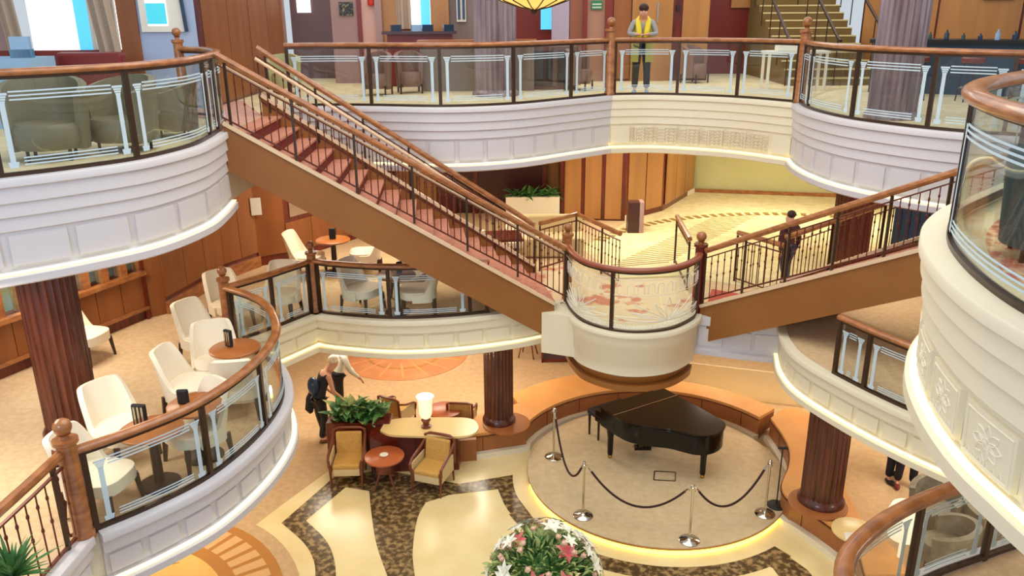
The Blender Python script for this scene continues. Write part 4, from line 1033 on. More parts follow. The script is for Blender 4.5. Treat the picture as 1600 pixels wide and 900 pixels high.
# lamp counter
t = thing('lamp_counter', 'dark wooden counter with a pale rounded top carrying the white lamp', 'counter', (-1.6, 12.95, 0))
pts = [P(x, y, .8) for x, y in ((594, 672), (604, 659), (630, 653), (700, 652), (735, 654), (747, 664), (742, 676), (715, 682), (650, 681), (610, 679))]
pts = Curve(pts+[pts[0]], .06).pts[:-1]
b = MB(); b.prism(pts, .76, .80); b.build('counter_top', counter, t, bevel=.008)
a_, d_ = P(575, 688, .72), P(715, 684, .72)
a_ = (a_[0], a_[1]+.12); d_ = (d_[0], d_[1]+.12); b = MB(); b.prism([a_, d_, (d_[0]+.02, d_[1]+.36), (a_[0]+.02, a_[1]+.36)], .0, .755); b.build('counter_body', darkw, t)
b = MB(); b.prism([P(716, 688, .45), P(744, 686, .45), P(744, 668, .45), P(716, 668, .45)], 0, .44); b.build('counter_return', bench_front, t)
lx, ly = P(666, 667, .80); t = thing('table_lamp', 'white urn shaped glass table lamp lit on the pale counter', 'lamp', (lx, ly, .8))
b = MB(); b.lathe((lx, ly, .8), [(.09, 0), (.09, .02), (.05, .04), (.06, .10), (.085, .14), (.07, .17)], 24); b.build('lamp_base', frm, t, smooth=True)
b = MB(); b.lathe((lx, ly, .8), [(.05, .17), (.09, .21), (.115, .28), (.125, .5), (.15, .58), (.155, .6), (.14, .6), (.115, .5), (.06, .22)], 28); b.build('lamp_shade', frosted, t, smooth=True)
ld = bpy.data.lights.new('table_lamp_bulb', 'POINT'); ld.energy = 12; ld.color = (1, .85, .6); ld.shadow_soft_size = .08
lo = bpy.data.objects.new('table_lamp_bulb', ld); COL.objects.link(lo); lo.location = (lx, ly, 1.5)
# leaves
def leaf(b, base, d, L_, w, curl=.3, up=Vector((0, 0, 1))):
    d = Vector(d).normalized(); s = d.cross(up); 
    if s.length < .1: s = d.cross(Vector((1, 0, 0)))
    s.normalize(); n = s.cross(d).normalized(); base = Vector(base); vs = []; N = 4
    for i in range(N+1):
        q = i/N; c = base+d*L_*q-n*curl*L_*q*q; ww = w*sin(pi*min(.97, .08+q*.92))
        vs += [c-s*ww+n*ww*.35, c, c+s*ww+n*ww*.35]
    fs = []
    for i in range(N):
        k = i*3; fs += [(k, k+3, k+4, k+1), (k+1, k+4, k+5, k+2)]
    b.add(vs, fs)
px_, py_ = P(560, 655, .85); t = thing('potted_plant', 'bushy green leafed plant in a dark wooden planter beside the left armchair', 'plant', (px_, py_, 0))
b = MB(); b.box((px_, py_+.1, .41), (1.15, .4, .82)); b.build('planter', darkw, t, bevel=.015)
b = MB(); b2 = MB(); r = random.Random(5)
for i in range(190):
    a = r.uniform(0, 2*pi); e = r.uniform(.1, 1.3); x = px_+r.uniform(-.42, .42); y = py_+.1+r.uniform(-.1, .1)
    leaf(b if i % 3 else b2, (x, y, .80+r.uniform(0, .22)), (cos(a)*cos(e), sin(a)*cos(e), sin(e)), r.uniform(.18, .34), r.uniform(.055, .085), .35)
b.build('foliage', leafd, t)['kind'] = 'stuff'; b2.build('foliage', leafl, t)['kind'] = 'stuff'
# bottom left plant
x, y = P(20, 900, M+.5)
t = thing('spiky_plant', 'spiky green plant at the bottom left corner outside the iron railing', 'plant', (x, y, 0))
b = MB(); b.lathe((x, y, 0), [(.2, 0), (.28, .45), (.3, .5)], 20); b.build('pot', frm, t, smooth=True)
b = MB(); r = random.Random(8)
for i in range(70): a = r.uniform(0, 2*pi); e = r.uniform(.2, 1.4); leaf(b, (x, y, M+.48), (cos(a)*cos(e), sin(a)*cos(e), sin(e)), r.uniform(.25, .42), .018, .2)
b.build('foliage', leafd, t)['kind'] = 'stuff'
b = MB(); b.tube([(x, y, .4), (x+.05, y+.03, 1.6), (x, y, M+.5)], [.05, .035, .03], 8); b.build('trunk', frm, t, smooth=True)
# plants on the middle deck shop front
x, y = P(830, 345, M+.3); y = 19.6; x = PY(832, 325, y)[0]
t = thing('window_box_plant', 'low green plants in front of the dark doorway behind the left staircase', 'plant', (x, y, M))
b = MB(); b.box((x, y, M+.3), (1.3, .4, .6)); b.build('planter', ivory, t); b = MB(); r = random.Random(9)
for i in range(110): a = r.uniform(0, 2*pi); e = r.uniform(.1, 1.3); leaf(b, (x+r.uniform(-.55, .55), y+r.uniform(-.1, .1), M+.6), (cos(a)*cos(e), sin(a)*cos(e), sin(e)), r.uniform(.2, .35), .045, .4)
b.build('foliage', leafd, t)['kind'] = 'stuff'

# flower arrangement
fx, fy = P(850, 880, .95); FZ = .62
t = thing('flower_arrangement', 'large mixed bouquet of white and pink flowers at the bottom centre', 'flowers', (fx, fy, 0))
b = MB(); b.lathe((fx, fy, 0), [(.2, 0), (.22, .03), (.07, .1), (.06, .3), (.2, .5), (.22, .66)], 28); b.build('urn', ivory, t, smooth=True)
def dome(r, lo=-.1, hi=1.5):
    a = r.uniform(0, 2*pi); e = math.asin(r.uniform(sin(lo), sin(hi))); return Vector((cos(a)*cos(e), sin(a)*cos(e), sin(e)))
for nm, m_, cnt, r0, r1, seed in (('foliage', leafd, 1000, .36, .56, 1), ('foliage', leafl, 1100, .46, .62, 2)):
    b = MB(); r = random.Random(seed)
    for i in range(cnt):
        d = dome(r); q = r.uniform(r0, r1); base = Vector((fx, fy, FZ+.06))+Vector((d.x*1.2*q, d.y*1.2*q, d.z*q*.98))
        leaf(b, base, (d+Vector((r.uniform(-.6, .6), r.uniform(-.6, .6), r.uniform(-.3, .6)))), r.uniform(.07, .15), r.uniform(.012, .032), .3)
    b.build(nm, m_, t)['kind'] = 'stuff'
b = MB(); b.ball((fx, fy, FZ+.16), .38, 18, 12, (1.1, 1.1, .78)); b.build('foliage_core', leafd, t, smooth=True)
b = MB(); r = random.Random(3)
for i in range(30):
    d = dome(r, .2); p0 = Vector((fx, fy, FZ))+d*.45; b.tube([p0, p0+d*.12+Vector((0, 0, .03)), p0+d*.2+Vector((r.uniform(-.04, .04), r.uniform(-.04, .04), .08))], .004, 4)
for dx, hh in ((-.13, .3), (.3, .2), (-.26, .2)): b.tube([(fx+dx, fy+.2, FZ+.5), (fx+dx*1.1-.02, fy+.25, FZ+.5+hh*.6), (fx+dx*1.15+.03, fy+.28, FZ+.5+hh)], .006, 5)
b.build('stems', leafl, t)['kind'] = 'stuff'
def lily(c, d, m, s, name):
    b = MB(); d = Vector(d).normalized(); x = d.orthogonal().normalized(); y = d.cross(x)
    for k in range(6):
        a = k*pi/3; o = (x*cos(a)+y*sin(a)); leaf(b, c, o*.85+d*.55, .115*s, .03*s, .35, d)
    b.ball(c, .012*s, 6, 5); return b.build(name, m, t)
r = random.Random(12)
for i in range(38):
    d = dome(r, .0, 1.55); lily(Vector((fx, fy, FZ+.06))+Vector((d.x*.74, d.y*.74, d.z*.76)), d, petalw, r.uniform(.9, 1.4), 'white_lily')
for dx, dy, dz in ((.27, -.14, .6), (.24, -.46, .4), (-.12, -.5, .42), (-.34, .1, .58)):
    lily(Vector((fx+dx, fy+dy, FZ+dz)), (dx, dy-.2, dz), petalp, 1.35, 'pink_lily')
for i in range(44):
    d = dome(r, .05, 1.56); c = Vector((fx, fy, FZ+.06))+Vector((d.x*.75, d.y*.75, d.z*.77)); b = MB(); b.ball(c, .032, 8, 6)
    for k in range(5): a = k*2*pi/5; x = d.orthogonal(); y = d.cross(x); leaf(b, c-d*.02, (x*cos(a)+y*sin(a))*.7+d*.6, .06, .03, -.2, d)
    b.build('blush_rose', petalr, t)

# ------------------------------------------------------------ people
def skinobj(name, pts, edges, m, parent, sub=2, root=0):
    og = origin(parent); me = bpy.data.meshes.new(name)
    me.from_pydata([Vector(p[0]) for p in pts], edges, []); me.update(); me.materials.append(m)
    o = bpy.data.objects.new(name, me); COL.objects.link(o); o.parent = parent
    md = o.modifiers.new('skin', 'SKIN'); md.use_smooth_shade = True
    lay = me.skin_vertices[0] if me.skin_vertices else None
    if lay is None:
        bm = bmesh.new(); bm.from_mesh(me); bm.verts.layers.skin.verify(); bm.to_mesh(me); bm.free(); lay = me.skin_vertices[0]
    for i, p in enumerate(pts):
        rr = p[1]; lay.data[i].radius = rr if isinstance(rr, tuple) else (rr, rr)
        lay.data[i].use_root = (i == root)
    s = o.modifiers.new('sub', 'SUBSURF'); s.levels = sub; s.render_levels = sub
    return o
def person(label, loc, rz, arms, legs, mats, lean=0, hair='short', h=1.0, head_tilt=(0, 0), jacket=None, scarf=False, bag=None, headdrop=0, sleeves=True):
    """faces -Y. arms = [(elbow,wrist,fingerdir)] left,right ; mats: skin, top, trouser, shoe, hair"""
    t = thing('person', label, 'person', local=True)
    def ln(p): x, y, z = p; k = max(0, z-.95); return (x, y-lean*k*k*1.2-lean*k*.5, z-abs(lean)*k*k*.35)
    hp = ln((0, 0, 1.5)); hd = (hp[0]+head_tilt[0]*.1, hp[1]-.03-head_tilt[1]*.12, hp[2]+.085-headdrop)
    V = [((0, 0, .95), (.13, .09)), (ln((0, 0, 1.12)), (.13, .095)), (ln((0, 0, 1.3)), (.155, .10)), (ln((0, 0, 1.41)), (.10, .075)), (ln((0, .0, 1.48)), .062),
         (hd, (.098, .108)), ((hd[0]+head_tilt[0]*.03, hd[1]-.01-head_tilt[1]*.05, hd[2]+.10), (.092, .104)), ((hd[0], hd[1]-.045, hd[2]-.045), (.055, .048))]
    E = [(0, 1), (1, 2), (2, 3), (3, 4), (4, 5), (5, 6), (5, 7)]; top = [(V[0][0], (.165, .12)), (V[1][0], (.15, .11)), (V[2][0], (.172, .115)), (V[3][0], (.115, .085))]; TE = [(0, 1), (1, 2), (2, 3)]; top[0] = ((0, 0, .84), (.178, .14))
    for s, (el, wr, fd_) in zip((-1, 1), arms):
        sh = ln((s*.185, .01, 1.40)); n = len(V); V += [(sh, .055), (el, .042), (wr, .027), ((wr[0]+fd_[0]*.07, wr[1]+fd_[1]*.07, wr[2]+fd_[2]*.07), (.036, .018))]
        E += [(3, n), (n, n+1), (n+1, n+2), (n+2, n+3)]
        pa = Vector(V[n+3][0]); fdv = Vector(fd_).normalized(); sd = fdv.cross(Vector((0, 0, 1))); sd = sd.normalized() if sd.length > .1 else Vector((1, 0, 0))
        for j, L_ in zip((-1.5, -.5, .5, 1.5), (.055, .068, .065, .05)):
            m_ = len(V); b0 = pa+sd*j*.019+fdv*.015; V += [(tuple(b0), .009), (tuple(b0+fdv*L_*.55), .008), (tuple(b0+fdv*L_-Vector((0, 0, .018))), .0065)]; E += [(n+3, m_), (m_, m_+1), (m_+1, m_+2)]
        m_ = len(V); b0 = Vector(wr)+fdv*.03+sd*(-s)*.028; V += [(tuple(b0), .010), (tuple(b0+fdv*.035+sd*(-s)*.018), .008)]; E += [(n+2, m_), (m_, m_+1)]
        k = len(top)
        if not sleeves: top += [(((sh[0]*.8), sh[1], sh[2]), .06)]; TE += [(3, k)]; continue
        top += [(sh, .068), (el, .054), ((Vector(wr)*.9+Vector(el)*.1).to_tuple(), .038)]; TE += [(3, k), (k, k+1), (k+1, k+2)]
    tr = [((0, 0, 1.05), (.168, .128))]; TRE = []
    for s, (kn, an) in zip((-1, 1), legs):
        hpv = (s*.09, 0, .88); n = len(V); V += [(hpv, .085), (kn, .055), (an, .036), ((an[0]+s*.01, an[1]-.13, .03), (.035, .022))]; E += [(0, n), (n, n+1), (n+1, n+2), (n+2, n+3)]
        k = len(tr); tr += [(hpv, .108), (kn, .078), ((an[0], an[1], an[2]+.02), .066)]; TRE += [(0, k), (k, k+1), (k+1, k+2)]
        b = MB(); b.ball((an[0]+s*.005, an[1]-.06, .045), .05, 12, 8, (.95, 2.5, .9)); b.v = [(x, y, max(z, .0)) for x, y, z in b.v]; b.build('shoe', mats['shoe'], t, smooth=True)
    skinobj('body', V, E, mats['skin'], t)
    skinobj('top', top, TE, mats['top'], t); skinobj('trousers', tr, TRE, mats['trouser'], t)
    b = MB(); b.ball((0, -.01*(1 if lean else 0), .985), .15, 18, 10, (1.12, .82, .72)); b.build('waistband', mats['trouser'], t, smooth=True)
    b = MB(); hv = Vector(V[6][0])
    b.ball((hv.x, hv.y+.036, hv.z+.012), .102, 14, 10, (.94, 1.0, .84)); 
    if hair == 'long': b.ball((hv.x, hv.y+.07, hv.z-.08), .09, 12, 8, (.9, .55, 1.5))
    b.build('hair', mats['hair'], t, smooth=True)
    b = MB(); f0 = Vector(V[5][0])
    b.ball((f0.x, f0.y-.093, f0.z+.03), .016, 8, 6, (.7, 1, 1.4)); 
    for s in (-1, 1): b.ball((f0.x+s*.08, f0.y, f0.z+.03), .02, 8, 6, (.4, .8, 1.3))
    b.build('nose_and_ears', mats['skin'], t, smooth=True)
    b = MB()
    for s in (-1, 1): b.ball((f0.x+s*.03, f0.y-.083, f0.z+.052), .010, 8, 6)
    b.build('eyes', hairm, t, smooth=True)
    b = MB(); b.ball((f0.x, f0.y-.088, f0.z-.022), .014, 8, 6, (1.2, .4, .3)); b.build('mouth', MATS['petal_pink'], t)
    t['label'] = label; t.location = loc; t.rotation_euler = (0, 0, rz); t.scale = (h,)*3
    return t
std_legs = [((-.11, -.01, .5), (-.12, .02, .09)), ((.11, -.01, .5), (.12, .02, .09))]
# person leaning at the far rail, yellow scarf
x, y = 2.62, 16.95
pt = person('person in a yellow scarf and long khaki vest leaning on the far upper rail', (x, y, U), radians(-8),
    [((-.27, -.10, 1.17), (-.10, -.34, 1.17), (.9, -.25, .0)), ((.27, -.10, 1.17), (.10, -.36, 1.17), (-.9, -.2, .0))], std_legs,
    dict(skin=skin, top=greyc, trouser=blackp, shoe=bluep, hair=hairm), lean=.18, h=1.0, head_tilt=(0, .5), headdrop=.02)
b = MB()
for s in (-1, 1):
    b.grid(lambda u, v: (s*(.05+.15*u)+s*.02*v, -.13+.13*u*u-.02*sin(v*3), 1.36-.72*v-.0*u), 6, 10, .02)
b.build('khaki_vest', oliveg, pt, smooth=True)
b = MB()
for s in (-1, 1): b.tube([(0, .03, 1.47), (s*.07, 0, 1.47), (s*.10, -.10, 1.42), (s*.09, -.20, 1.33), (s*.07, -.235, 1.2), (s*.06, -.235, 1.06)], [.035, .045, .055, .055, .055, .04], 10)
b.build('yellow_scarf', yellow, pt, smooth=True)
b = MB(); 
for s in (-1, 1): b.tube([(s*.034+.024*cos(k), -.245, 1.60+.02*sin(k)) for k in [j*pi/4 for j in range(9)]], .004, 4)
b.build('glasses', blackp, pt)
# two people bending by the lounge edge
x, y = P(503, 690, 0)
p2 = person('person with white hair, dark top and black trousers bending beside the leafy planter', (x, y+.05, 0), radians(125),
    [((-.22, -.22, 1.08), (-.15, -.42, .86), (.2, -.4, -.8)), ((.24, -.18, 1.06), (.17, -.38, .84), (-.2, -.4, -.8))],
    [((-.10, -.05, .5), (-.11, .05, .09)), ((.10, -.02, .5), (.11, -.1, .09))],
    dict(skin=skin, top=mat('dark_vest', (44, 34, 40), .8), trouser=blackp, shoe=frm, hair=hairw), sleeves=False, lean=.4, h=.97, head_tilt=(0, .6))
b = MB(); b.ball((0, .085, 1.2), .15, 14, 10, (1.0, .7, 1.25)); b.build('backpack', navy, p2, smooth=True)
b = MB(); b.tube([(.27, .0, 1.0), (.30, .05, .8), (.29, .1, .6), (.25, .08, .52)], [.05, .1, .09, .04], 8); b.build('black_jacket', blackp, p2, smooth=True)
x, y = P(524, 672, 0)
p3 = person('person in a white top and black trousers stooping beside the white haired one', (x, y+.55, 0), radians(110),
    [((-.22, -.22, 1.08), (-.15, -.42, .86), (.2, -.4, -.8)), ((.24, -.18, 1.06), (.17, -.38, .84), (-.2, -.4, -.8))], std_legs,
    dict(skin=skin, top=paleblue, trouser=blackp, shoe=blackp, hair=hairm), lean=.3, h=1.0, head_tilt=(0, .6), hair='long')
# person walking on the middle deck behind the right flight
x, y = 5.02, 14.3
person('dark haired person in dark clothes walking behind the right staircase balusters', (x, y, M), radians(200),
    [((-.26, .02, 1.12), (-.27, -.08, .88), (0, -.2, -1)), ((.26, .03, 1.12), (.27, .1, .88), (0, -.2, -1))], [((-.1, -.12, .5), (-.11, -.12, .09)), ((.1, .02, .5), (.11, .22, .09))],
    dict(skin=skin, top=mat('maroon_cloth', (70, 30, 32), .85), trouser=navy, shoe=blackp, hair=hairm), h=.82)
# two people under the right slab, legs showing
x, y = P(1388, 752, 0)
person('person in black trousers and dark shoes, left of two under the right slab', (x+.05, y+.1, 0), radians(20),
    [((-.26, .02, 1.12), (-.27, -.08, .88), (0, -.2, -1)), ((.26, .03, 1.12), (.27, -.1, .88), (0, -.2, -1))], [((-.1, -.1, .5), (-.12, -.1, .09)), ((.1, .02, .5), (.13, .12, .09))],
    dict(skin=skin, top=blackp, trouser=mat('black_denim', (26, 24, 34), .85), shoe=blackp, hair=hairm))
x, y = P(1432, 772, 0)
person('person in dark trousers with red soled shoes, right of two under the slab', (x-.12, y+.2, 0), radians(-15),
    [((-.26, .02, 1.12), (-.27, -.08, .88), (0, -.2, -1)), ((.26, .03, 1.12), (.27, -.1, .88), (0, -.2, -1))], std_legs,
    dict(skin=skin, top=navy, trouser=MATS['black_denim'], shoe=maroon, hair=hairm))

# ------------------------------------------------------------ chairs on the upper deck
def mk_tub(fab, leg, w=.75, h=.8):
    t = thing('tub_armchair', '', 'armchair', local=True)
    b = MB()
    def f(u, v):
        a = (u-.5)*radians(236); z = .12+(h-.12)*v*(1-.22*(1-max(0, cos(a*.8)))); r0 = w/2*(.9+.12*v)
        return (r0*sin(a), -r0*cos(a), z)
    b.grid(f, 32, 8, .09); b.build('shell', fab, t, smooth=True)
    b = MB(); b.lathe((0, .03, 0), [(w*.36, .14), (w*.4, .2), (w*.4, .38), (w*.36, .43)], 28); b.build('seat', fab, t, smooth=True)
    for x, y in ((-.22, .22), (.22, .22), (-.22, -.22), (.22, -.22)): b = MB(); b.bar((x, y, 0), (x, y, .2), .02, n=8); b.build('leg', leg, t)
    return t
OT = Place(mk_tub(olive, legm, .95, .95)); GT = Place(mk_tub(green, legm, .7, .8)); TT = Place(mk_tub(teal, legm, .8, 1.0))
OT.put((-5.45, 9.75, U), radians(200), 'large olive tub armchair behind the left gallery glass, leftmost')
OT.put((-4.85, 10.35, U), radians(160), 'olive tub armchair behind the left gallery glass, middle of the panes', scale=.95)
OT.put((-4.72, 11.55, U), radians(120), 'olive tub armchair nearest the staircase top behind the gallery glass', scale=.8)
x, y = P(402, 128, U+.4); GT.put((x, 17.6, U), radians(190), 'sage green tub chair against the upper wood wall near the stair top')
TT.put((3.68, 5.4, U), radians(-20), 'dark teal tufted armchair behind the nearest right gallery glass', scale=.85)
b = MB(); b.prism([tuple(cNR.pos(q)-cNR.nor(q)*.24) for q in [cNR.len*i/40 for i in range(3, 39)]]+[(8, 2.5), (9, 7.0)], U, U+.006); struct('floor_red_carpet', b, carpetr)
b = MB(); b.lathe((3.85, 4.75, U), [(.2, 0), (.2, .02), (.03, .04), (.03, .6), (.25, .62), (.25, .64)], 24); b.center('pedestal_table', steel, 'small round metal pedestal table inside the nearest right gallery', 'table', smooth=True)
# books and papers on the left window ledge
zl = zat(98, 12.6); 
b = MB(); xa, xb = PY(-30, 95, 12.6)[0], PY(58, 95, 12.6)[0]; b.box(((xa+xb)/2, 12.75, (U+zl+.12)/2), (xb-xa, .7, zl+.12-U)); b.center('display_counter', bluep, 'pale blue topped counter behind the upper left gallery rail', 'counter')
zt_ = zl+.12
for (px, w_, h_, m_, lb_) in ((38, .26, .3, bluep, 'pale blue upright booklet on the upper left counter'), (72, .3, .12, mat('teal_cover', (70, 130, 160), .5), 'teal covered books lying beside the blue booklet')):
    xx = PY(px, 80, 12.6)[0]; xx = min(xx, xb-.2); b = MB(); b.box((xx, 12.6, zt_+h_/2), (w_, .12, h_), radians(12)); b.center('booklet', m_, lb_, 'booklet')
# red-brown sofa back below the window
xa, xb = PY(84, 80, 13.4)[0], PY(188, 80, 13.4)[0]
t = thing('sofa', 'red brown sofa with its back below the bright lounge window', 'sofa', ((xa+xb)/2, 13.6, U))
b = MB(); b.box(((xa+xb)/2, 13.5, U+.55), (xb-xa, .2, 1.0)); b.build('backrest', maroon, t, bevel=.05); b = MB(); b.box(((xa+xb)/2, 13.9, U+.25), (xb-xa, .7, .4)); b.build('seat', maroon, t, bevel=.05)
# far upper tables and chairs
t = thing('console_table', 'white console table beyond the centre upper panes left of the olive stairs', 'table', (6.0, 17.9, U))
b = MB(); b.box((6.0, 17.9, U+.76), (1.3, .5, .05)); b.build('tabletop', whitep, t)
for sx in (-.6, .6):
    for sy in (-.2, .2): b = MB(); b.box((6.0+sx, 17.9+sy, U+.37), (.05, .05, .74)); b.build('leg', whitep, t)
b = MB(); b.box((5.8, 17.9, U+.86), (.4, .3, .14)); b.center('printer_box', whitep, 'low white box standing on the white console table', 'box')
DC = Place(mk_tub(mat('brown_leather', (128, 96, 84), .5), legm, .6, .85))
for i, (px, Y) in enumerate(((590, 17.2), (640, 17.6), (1085, 19.6), (905, 18.0))):
    xx = PY(px, 120, Y)[0]; DC.put((xx, Y, U), radians(170+i*25), ['brown tub chair behind the far left frosted panes', 'brown tub chair beside the dark counter on the upper deck', 'brown tub chair by the maroon wall on the far upper deck', 'brown tub chair behind the last pane left of the standing person'][i], None)
t = thing('display_desk', 'dark desk with equipment behind the far left upper rail', 'desk', (-2.4, 19.2, U))
b = MB(); xa, xb = PY(598, 50, 19.2)[0], PY(712, 50, 19.2)[0]; zc_ = zat(50, 19.2); b.box(((xa+xb)/2, 19.3, zc_), (xb-xa, .6, .06)); b.build('desk_top', mat('desk_dark', (66, 30, 26), .3), t)
b = MB(); b.box(((xa+xb)/2, 19.35, (U+zc_)/2), (xb-xa-.2, .45, zc_-U)); b.build('desk_body', maroon, t)
for px in (618, 650, 668, 700):
    xx = PY(px, 44, 19.1)[0]; b = MB(); b.box((xx, 19.15, zc_+.1), (.22, .16, .14), .3); b.center('counter_item', navy if px != 650 else bluep, {618: 'dark blue box leftmost on the upper desk', 650: 'pale blue box second on the upper desk', 668: 'dark blue box third on the upper desk', 700: 'dark blue box rightmost on the upper desk'}[px], 'box')
t = thing('glass_cabinet', 'low brown cabinet with glazed front behind the far upper panes', 'cabinet', (1.0, 18.2, U))
b = MB(); b.box((.95, 18.3, U+.45), (1.0, .4, .9)); b.build('body', mat('cabinet_brown', (104, 66, 54), .4), t, bevel=.01)
for dx in (-.24, .24): b = MB(); b.box((.95+dx, 18.08, U+.45), (.38, .03, .7)); b.build('door', mat('cab_glass', (54, 40, 40), .1) if 'cab_glass' not in MATS else MATS['cab_glass'], t)
t = thing('reception_panel', 'grey brown panelled counter behind the far left upper column', 'counter', (-.9, 18.0, U))
b = MB(); b.box((-.7, 18.1, U+.5), (2.4, .4, 1.0)); b.build('body', mat('counter_taupe', (128, 106, 92), .5), t); b = MB(); b.box((-.7, 18.05, U+1.02), (2.5, .55, .05)); b.build('top', tablew, t)
t = thing('bar_counter', 'long dark blue bar counter in front of the orange wall at upper right', 'counter', (9.0, 16.2, U))
for k, (xx, yy) in enumerate(((8.9, 16.4),)):
    b = MB(); b.box((xx+.6, yy, U+.48), (4.6, .6, .96), radians(-25)); b.build('body', navy, t); b = MB(); b.box((xx+.6, yy-.05, U+1.0), (4.8, .8, .07), radians(-25)); b.build('top', blackp, t)
r = random.Random(2)
for k in range(9):
    q = Vector((7.9+k*.26, 16.75-k*.121, U+1.035)); b = MB(); rr = r.uniform(.03, .05); hh = r.uniform(.1, .22); b.lathe((q.x, q.y, q.z), [(rr, 0), (rr, hh*.6), (rr*.4, hh*.8), (rr*.4, hh)], 12); b.center('bottle', r.choice([teal, navy, bluep]), 'small dark bottle or glass in the row on the blue bar counter', 'bottle', 'bottles on the upper right bar', smooth=True)
BS = thing('bar_stool', '', 'stool', local=True)
b = MB(); b.lathe((0, 0, 0), [(.18, .68), (.2, .7), (.2, .76), (.17, .78)], 20); b.build('seat', maroon, BS, smooth=True)
for k in range(4): a = pi/4+k*pi/2; b = MB(); b.bar((.2*cos(a), .2*sin(a), 0), (.13*cos(a), .13*sin(a), .69), .014, n=6); b.build('leg', legm, BS)
b = MB(); b.tube([(.17*cos(k*pi/6), .17*sin(k*pi/6), .25) for k in range(13)], .01, 6); b.build('foot_ring', steel, BS)
BP = Place(BS)
for k, (xx, yy) in enumerate(((7.5, 15.6), (8.3, 15.2), (9.1, 14.9))): BP.put((xx, yy, U), 0, ['maroon bar stool nearest the silver column', 'middle maroon bar stool at the blue bar', 'maroon bar stool farthest right at the blue bar'][k], 'stools at the upper right bar')
b = MB(); b.box((0, 0, 0), (.01, .01, .01))
# litter bin in the hall
x, y = P(990, 362, M); t = thing('floor_bin', 'dark and pale upright bin at the start of the carpeted hall', 'bin', (x, y, M))
b = MB(); b.box((x-.03, y, M+.36), (.26, .3, .72)); b.build('front', mat('bin_dark', (60, 26, 30), .3), t, bevel=.01); b = MB(); b.box((x+.15, y, M+.36), (.1, .32, .74)); b.build('side', mauve, t, bevel=.01)
# middle-deck dining furniture behind the left flight
for i, (px, py, rz_) in enumerate(((735, 385, .4), (800, 372, 2.6))):
    x, y = P(px, py, M+.4)
    CH.put((x, y, M), rz_, ['ivory chair seen through the stair balusters, left of the dark table', 'ivory chair seen through the stair balusters, right of the dark table'][i], 'ivory lounge chairs on the middle deck', 1.05)
x, y = P(770, 372, M+.7); t = thing('dark_table', 'dark rectangular table seen through the left staircase balusters', 'table', (x, y, M))
b = MB(); b.box((x, y, M+.73), (1.1, .7, .05), .1); b.build('tabletop', darkw, t)
for sx in (-.48, .48):
    for sy in (-.28, .28): b = MB(); b.bar((x+sx, y+sy, M), (x+sx, y+sy, M+.71), .05); b.build('leg', darkw, t)
x, y = P(860, 395, M+.4); y += .5; t = thing('low_sofa', 'cream low sofa in the corner of the brown guard rail behind the landing', 'sofa', (x, y+.8, M))
b = MB(); b.box((x, y+.8, M+.22), (1.5, .7, .4)); b.build('seat', creamfab, t, bevel=.04); b = MB(); b.box((x, y+1.12, M+.5), (1.5, .16, .55)); b.build('backrest', creamfab, t, bevel=.04)
# shop front panes (dark doorway)
b = MB(); xa, za = PY(880, 300, 20.4); b.box((-.3, 20.36, M+1.1), (2.3, .05, 2.2)); dd = struct('door_2', b, mat('doorway_dark', (58, 18, 18), .3))
b = MB()
for xx in (-1.45, -.9, .82): b.box((xx, 20.3, M+1.1), (.1, .08, 2.2))
b.build('door_frame', darkw, dd)
# lower deck dark cabinet and stool by the landing underside
x, y = P(872, 568, 0); t = thing('magazine_rack', 'dark open wooden rack standing under the left of the landing', 'shelf', (x, y+.2, 0))
for k, zz in enumerate((.05, .4, .75)): b = MB(); b.box((x, y+.25, zz), (.75, .4, .05)); b.build('shelf', darkw, t)
for s in (-1, 1): b = MB(); b.box((x+s*.36, y+.25, .4), (.04, .4, .8)); b.build('side_panel', darkw, t)
x, y = P(825, 556, 0); t = thing('wooden_stool', 'splay legged stool under the edge of the middle deck', 'stool', (x, y, 0))
b = MB(); b.lathe((x, y, 0), [(.22, .44), (.24, .46), (.22, .5)], 20); b.build('seat', frm, t, smooth=True)
for k in range(4): a = k*pi/2+.5; b = MB(); b.bar((x+.26*cos(a), y+.26*sin(a), 0), (x+.14*cos(a), y+.14*sin(a), .45), .016, n=6); b.build('leg', frm, t)
# glass screen behind the piano
b = MB(); b.prism([(3.6, 15.9), (6.4, 15.0), (6.41, 15.04), (3.61, 15.94)], .0, .7); b.center('glass_screen', glass('screen_glass', (250, 247, 232), .05, .22, (255, 246, 214)), 'low pale glass screen on the lower deck beyond the piano bench', 'screen')
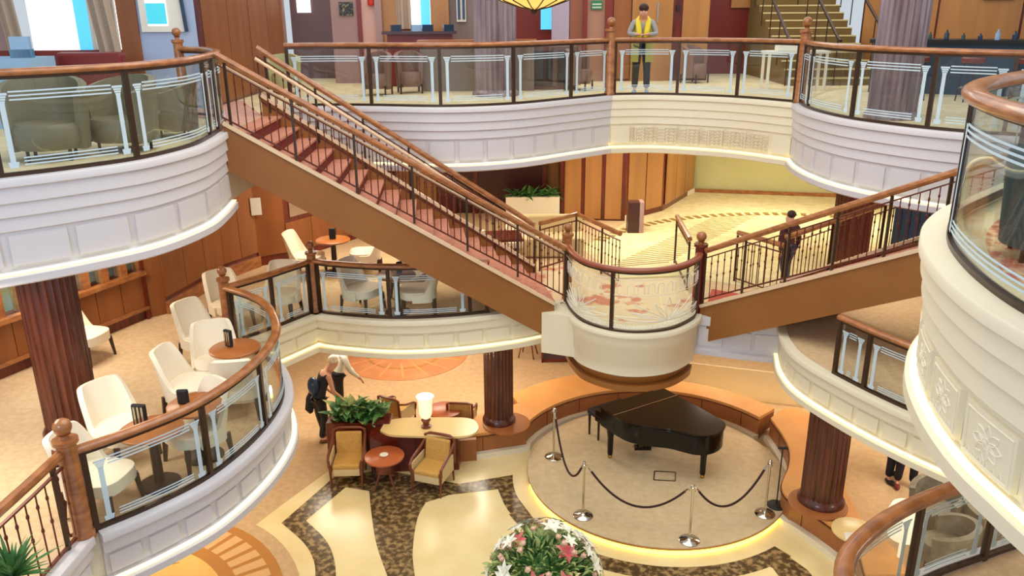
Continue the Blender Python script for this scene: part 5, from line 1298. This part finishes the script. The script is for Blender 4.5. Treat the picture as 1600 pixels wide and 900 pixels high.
# seats seen through the bottom right glass
GS = Place(mk_tub(greyseat, legm, .8, .8))
for i, (px, py) in enumerate(((1478, 850), (1462, 792), (1545, 815))):
    x, y = P(px, py, .4); GS.put((x, y, 0), radians(60+70*i), ['grey tub chair in front seen through the bottom right glass', 'grey tub chair behind it seen through the bottom right glass', 'grey tub chair rightmost seen through the bottom right glass'][i], 'grey tub chairs under the right slab')
x, y = P(1412, 830, .9); b = MB(); b.lathe((x, y, 0), [(.2, 0), (.2, .03), (.03, .05), (.03, .8), (.2, .82), (.24, 1.2), (.2, 1.3)], 24); b.center('floor_lamp', frosted, 'white shaded floor lamp seen through the bottom right glass', 'lamp', smooth=True)

# ------------------------------------------------------------ chandelier bowl
hx, hz = PY(835, 15, 11.0); t = thing('chandelier', 'amber glass bowl chandelier with dark ribs hanging at the top centre', 'chandelier', (hx, 11.0, hz))
prof = [(.03, 0), (.2, .035), (.42, .11), (.62, .24), (.75, .42), (.8, .6)]
b = MB(); b.lathe((hx, 11, hz), prof+[(.78, .6), (.73, .44), (.6, .27), (.4, .14), (.18, .06), (.02, .03)], 40); b.build('glass_bowl', bowlm, t, smooth=True)
b = MB()
for k in range(14): a = 2*pi*k/14; b.tube([(hx+(r_+.004)*cos(a), 11+(r_+.004)*sin(a), hz+z_-.004) for r_, z_ in prof], .008, 5)
b.build('ribs', bronze, t); b = MB(); b.lathe((hx, 11, hz-.06), [(.01, 0), (.04, .02), (.05, .05), (.03, .07)], 16); b.build('bottom_finial', bronze, t, smooth=True)
b = MB(); b.bar((hx, 11, hz+.03), (hx, 11, hz+2.6), .02, n=8); b.build('hanging_rod', bronze, t)

# ------------------------------------------------------------ fill lights added under the decks to lift the dark, no fittings
def down(x, y, z, s, pw, col=(1, .90, .74)): area_light('underdeck_fill_light', (x, y, z), s, s, pw, col)
for x, y in ((-6.3, 11.3), (-5.6, 7.3), (-3.4, 15.5), (-1.0, 16.5)): down(x, y, U-1.03, 1.2, 62)
for x, y in ((2.6, 17.6), (5.8, 19.5), (8.5, 18.5)): down(x, y, U-1.03, 1.2, 80, (1, .93, .76))
for x, y in ((6.8, 13.5), (7, 6.5)): down(x, y, U-1.2, 1.0, 40)
for x, y in ((-5.5, 10.8), (-3.6, 15.0), (-.5, 15.3), (-2.0, 18.0), (4.5, 16.0), (7.2, 11.2), (6.8, 14.5), (6.8, 8.2)): down(x, y, M-.63, 1.1, 62)
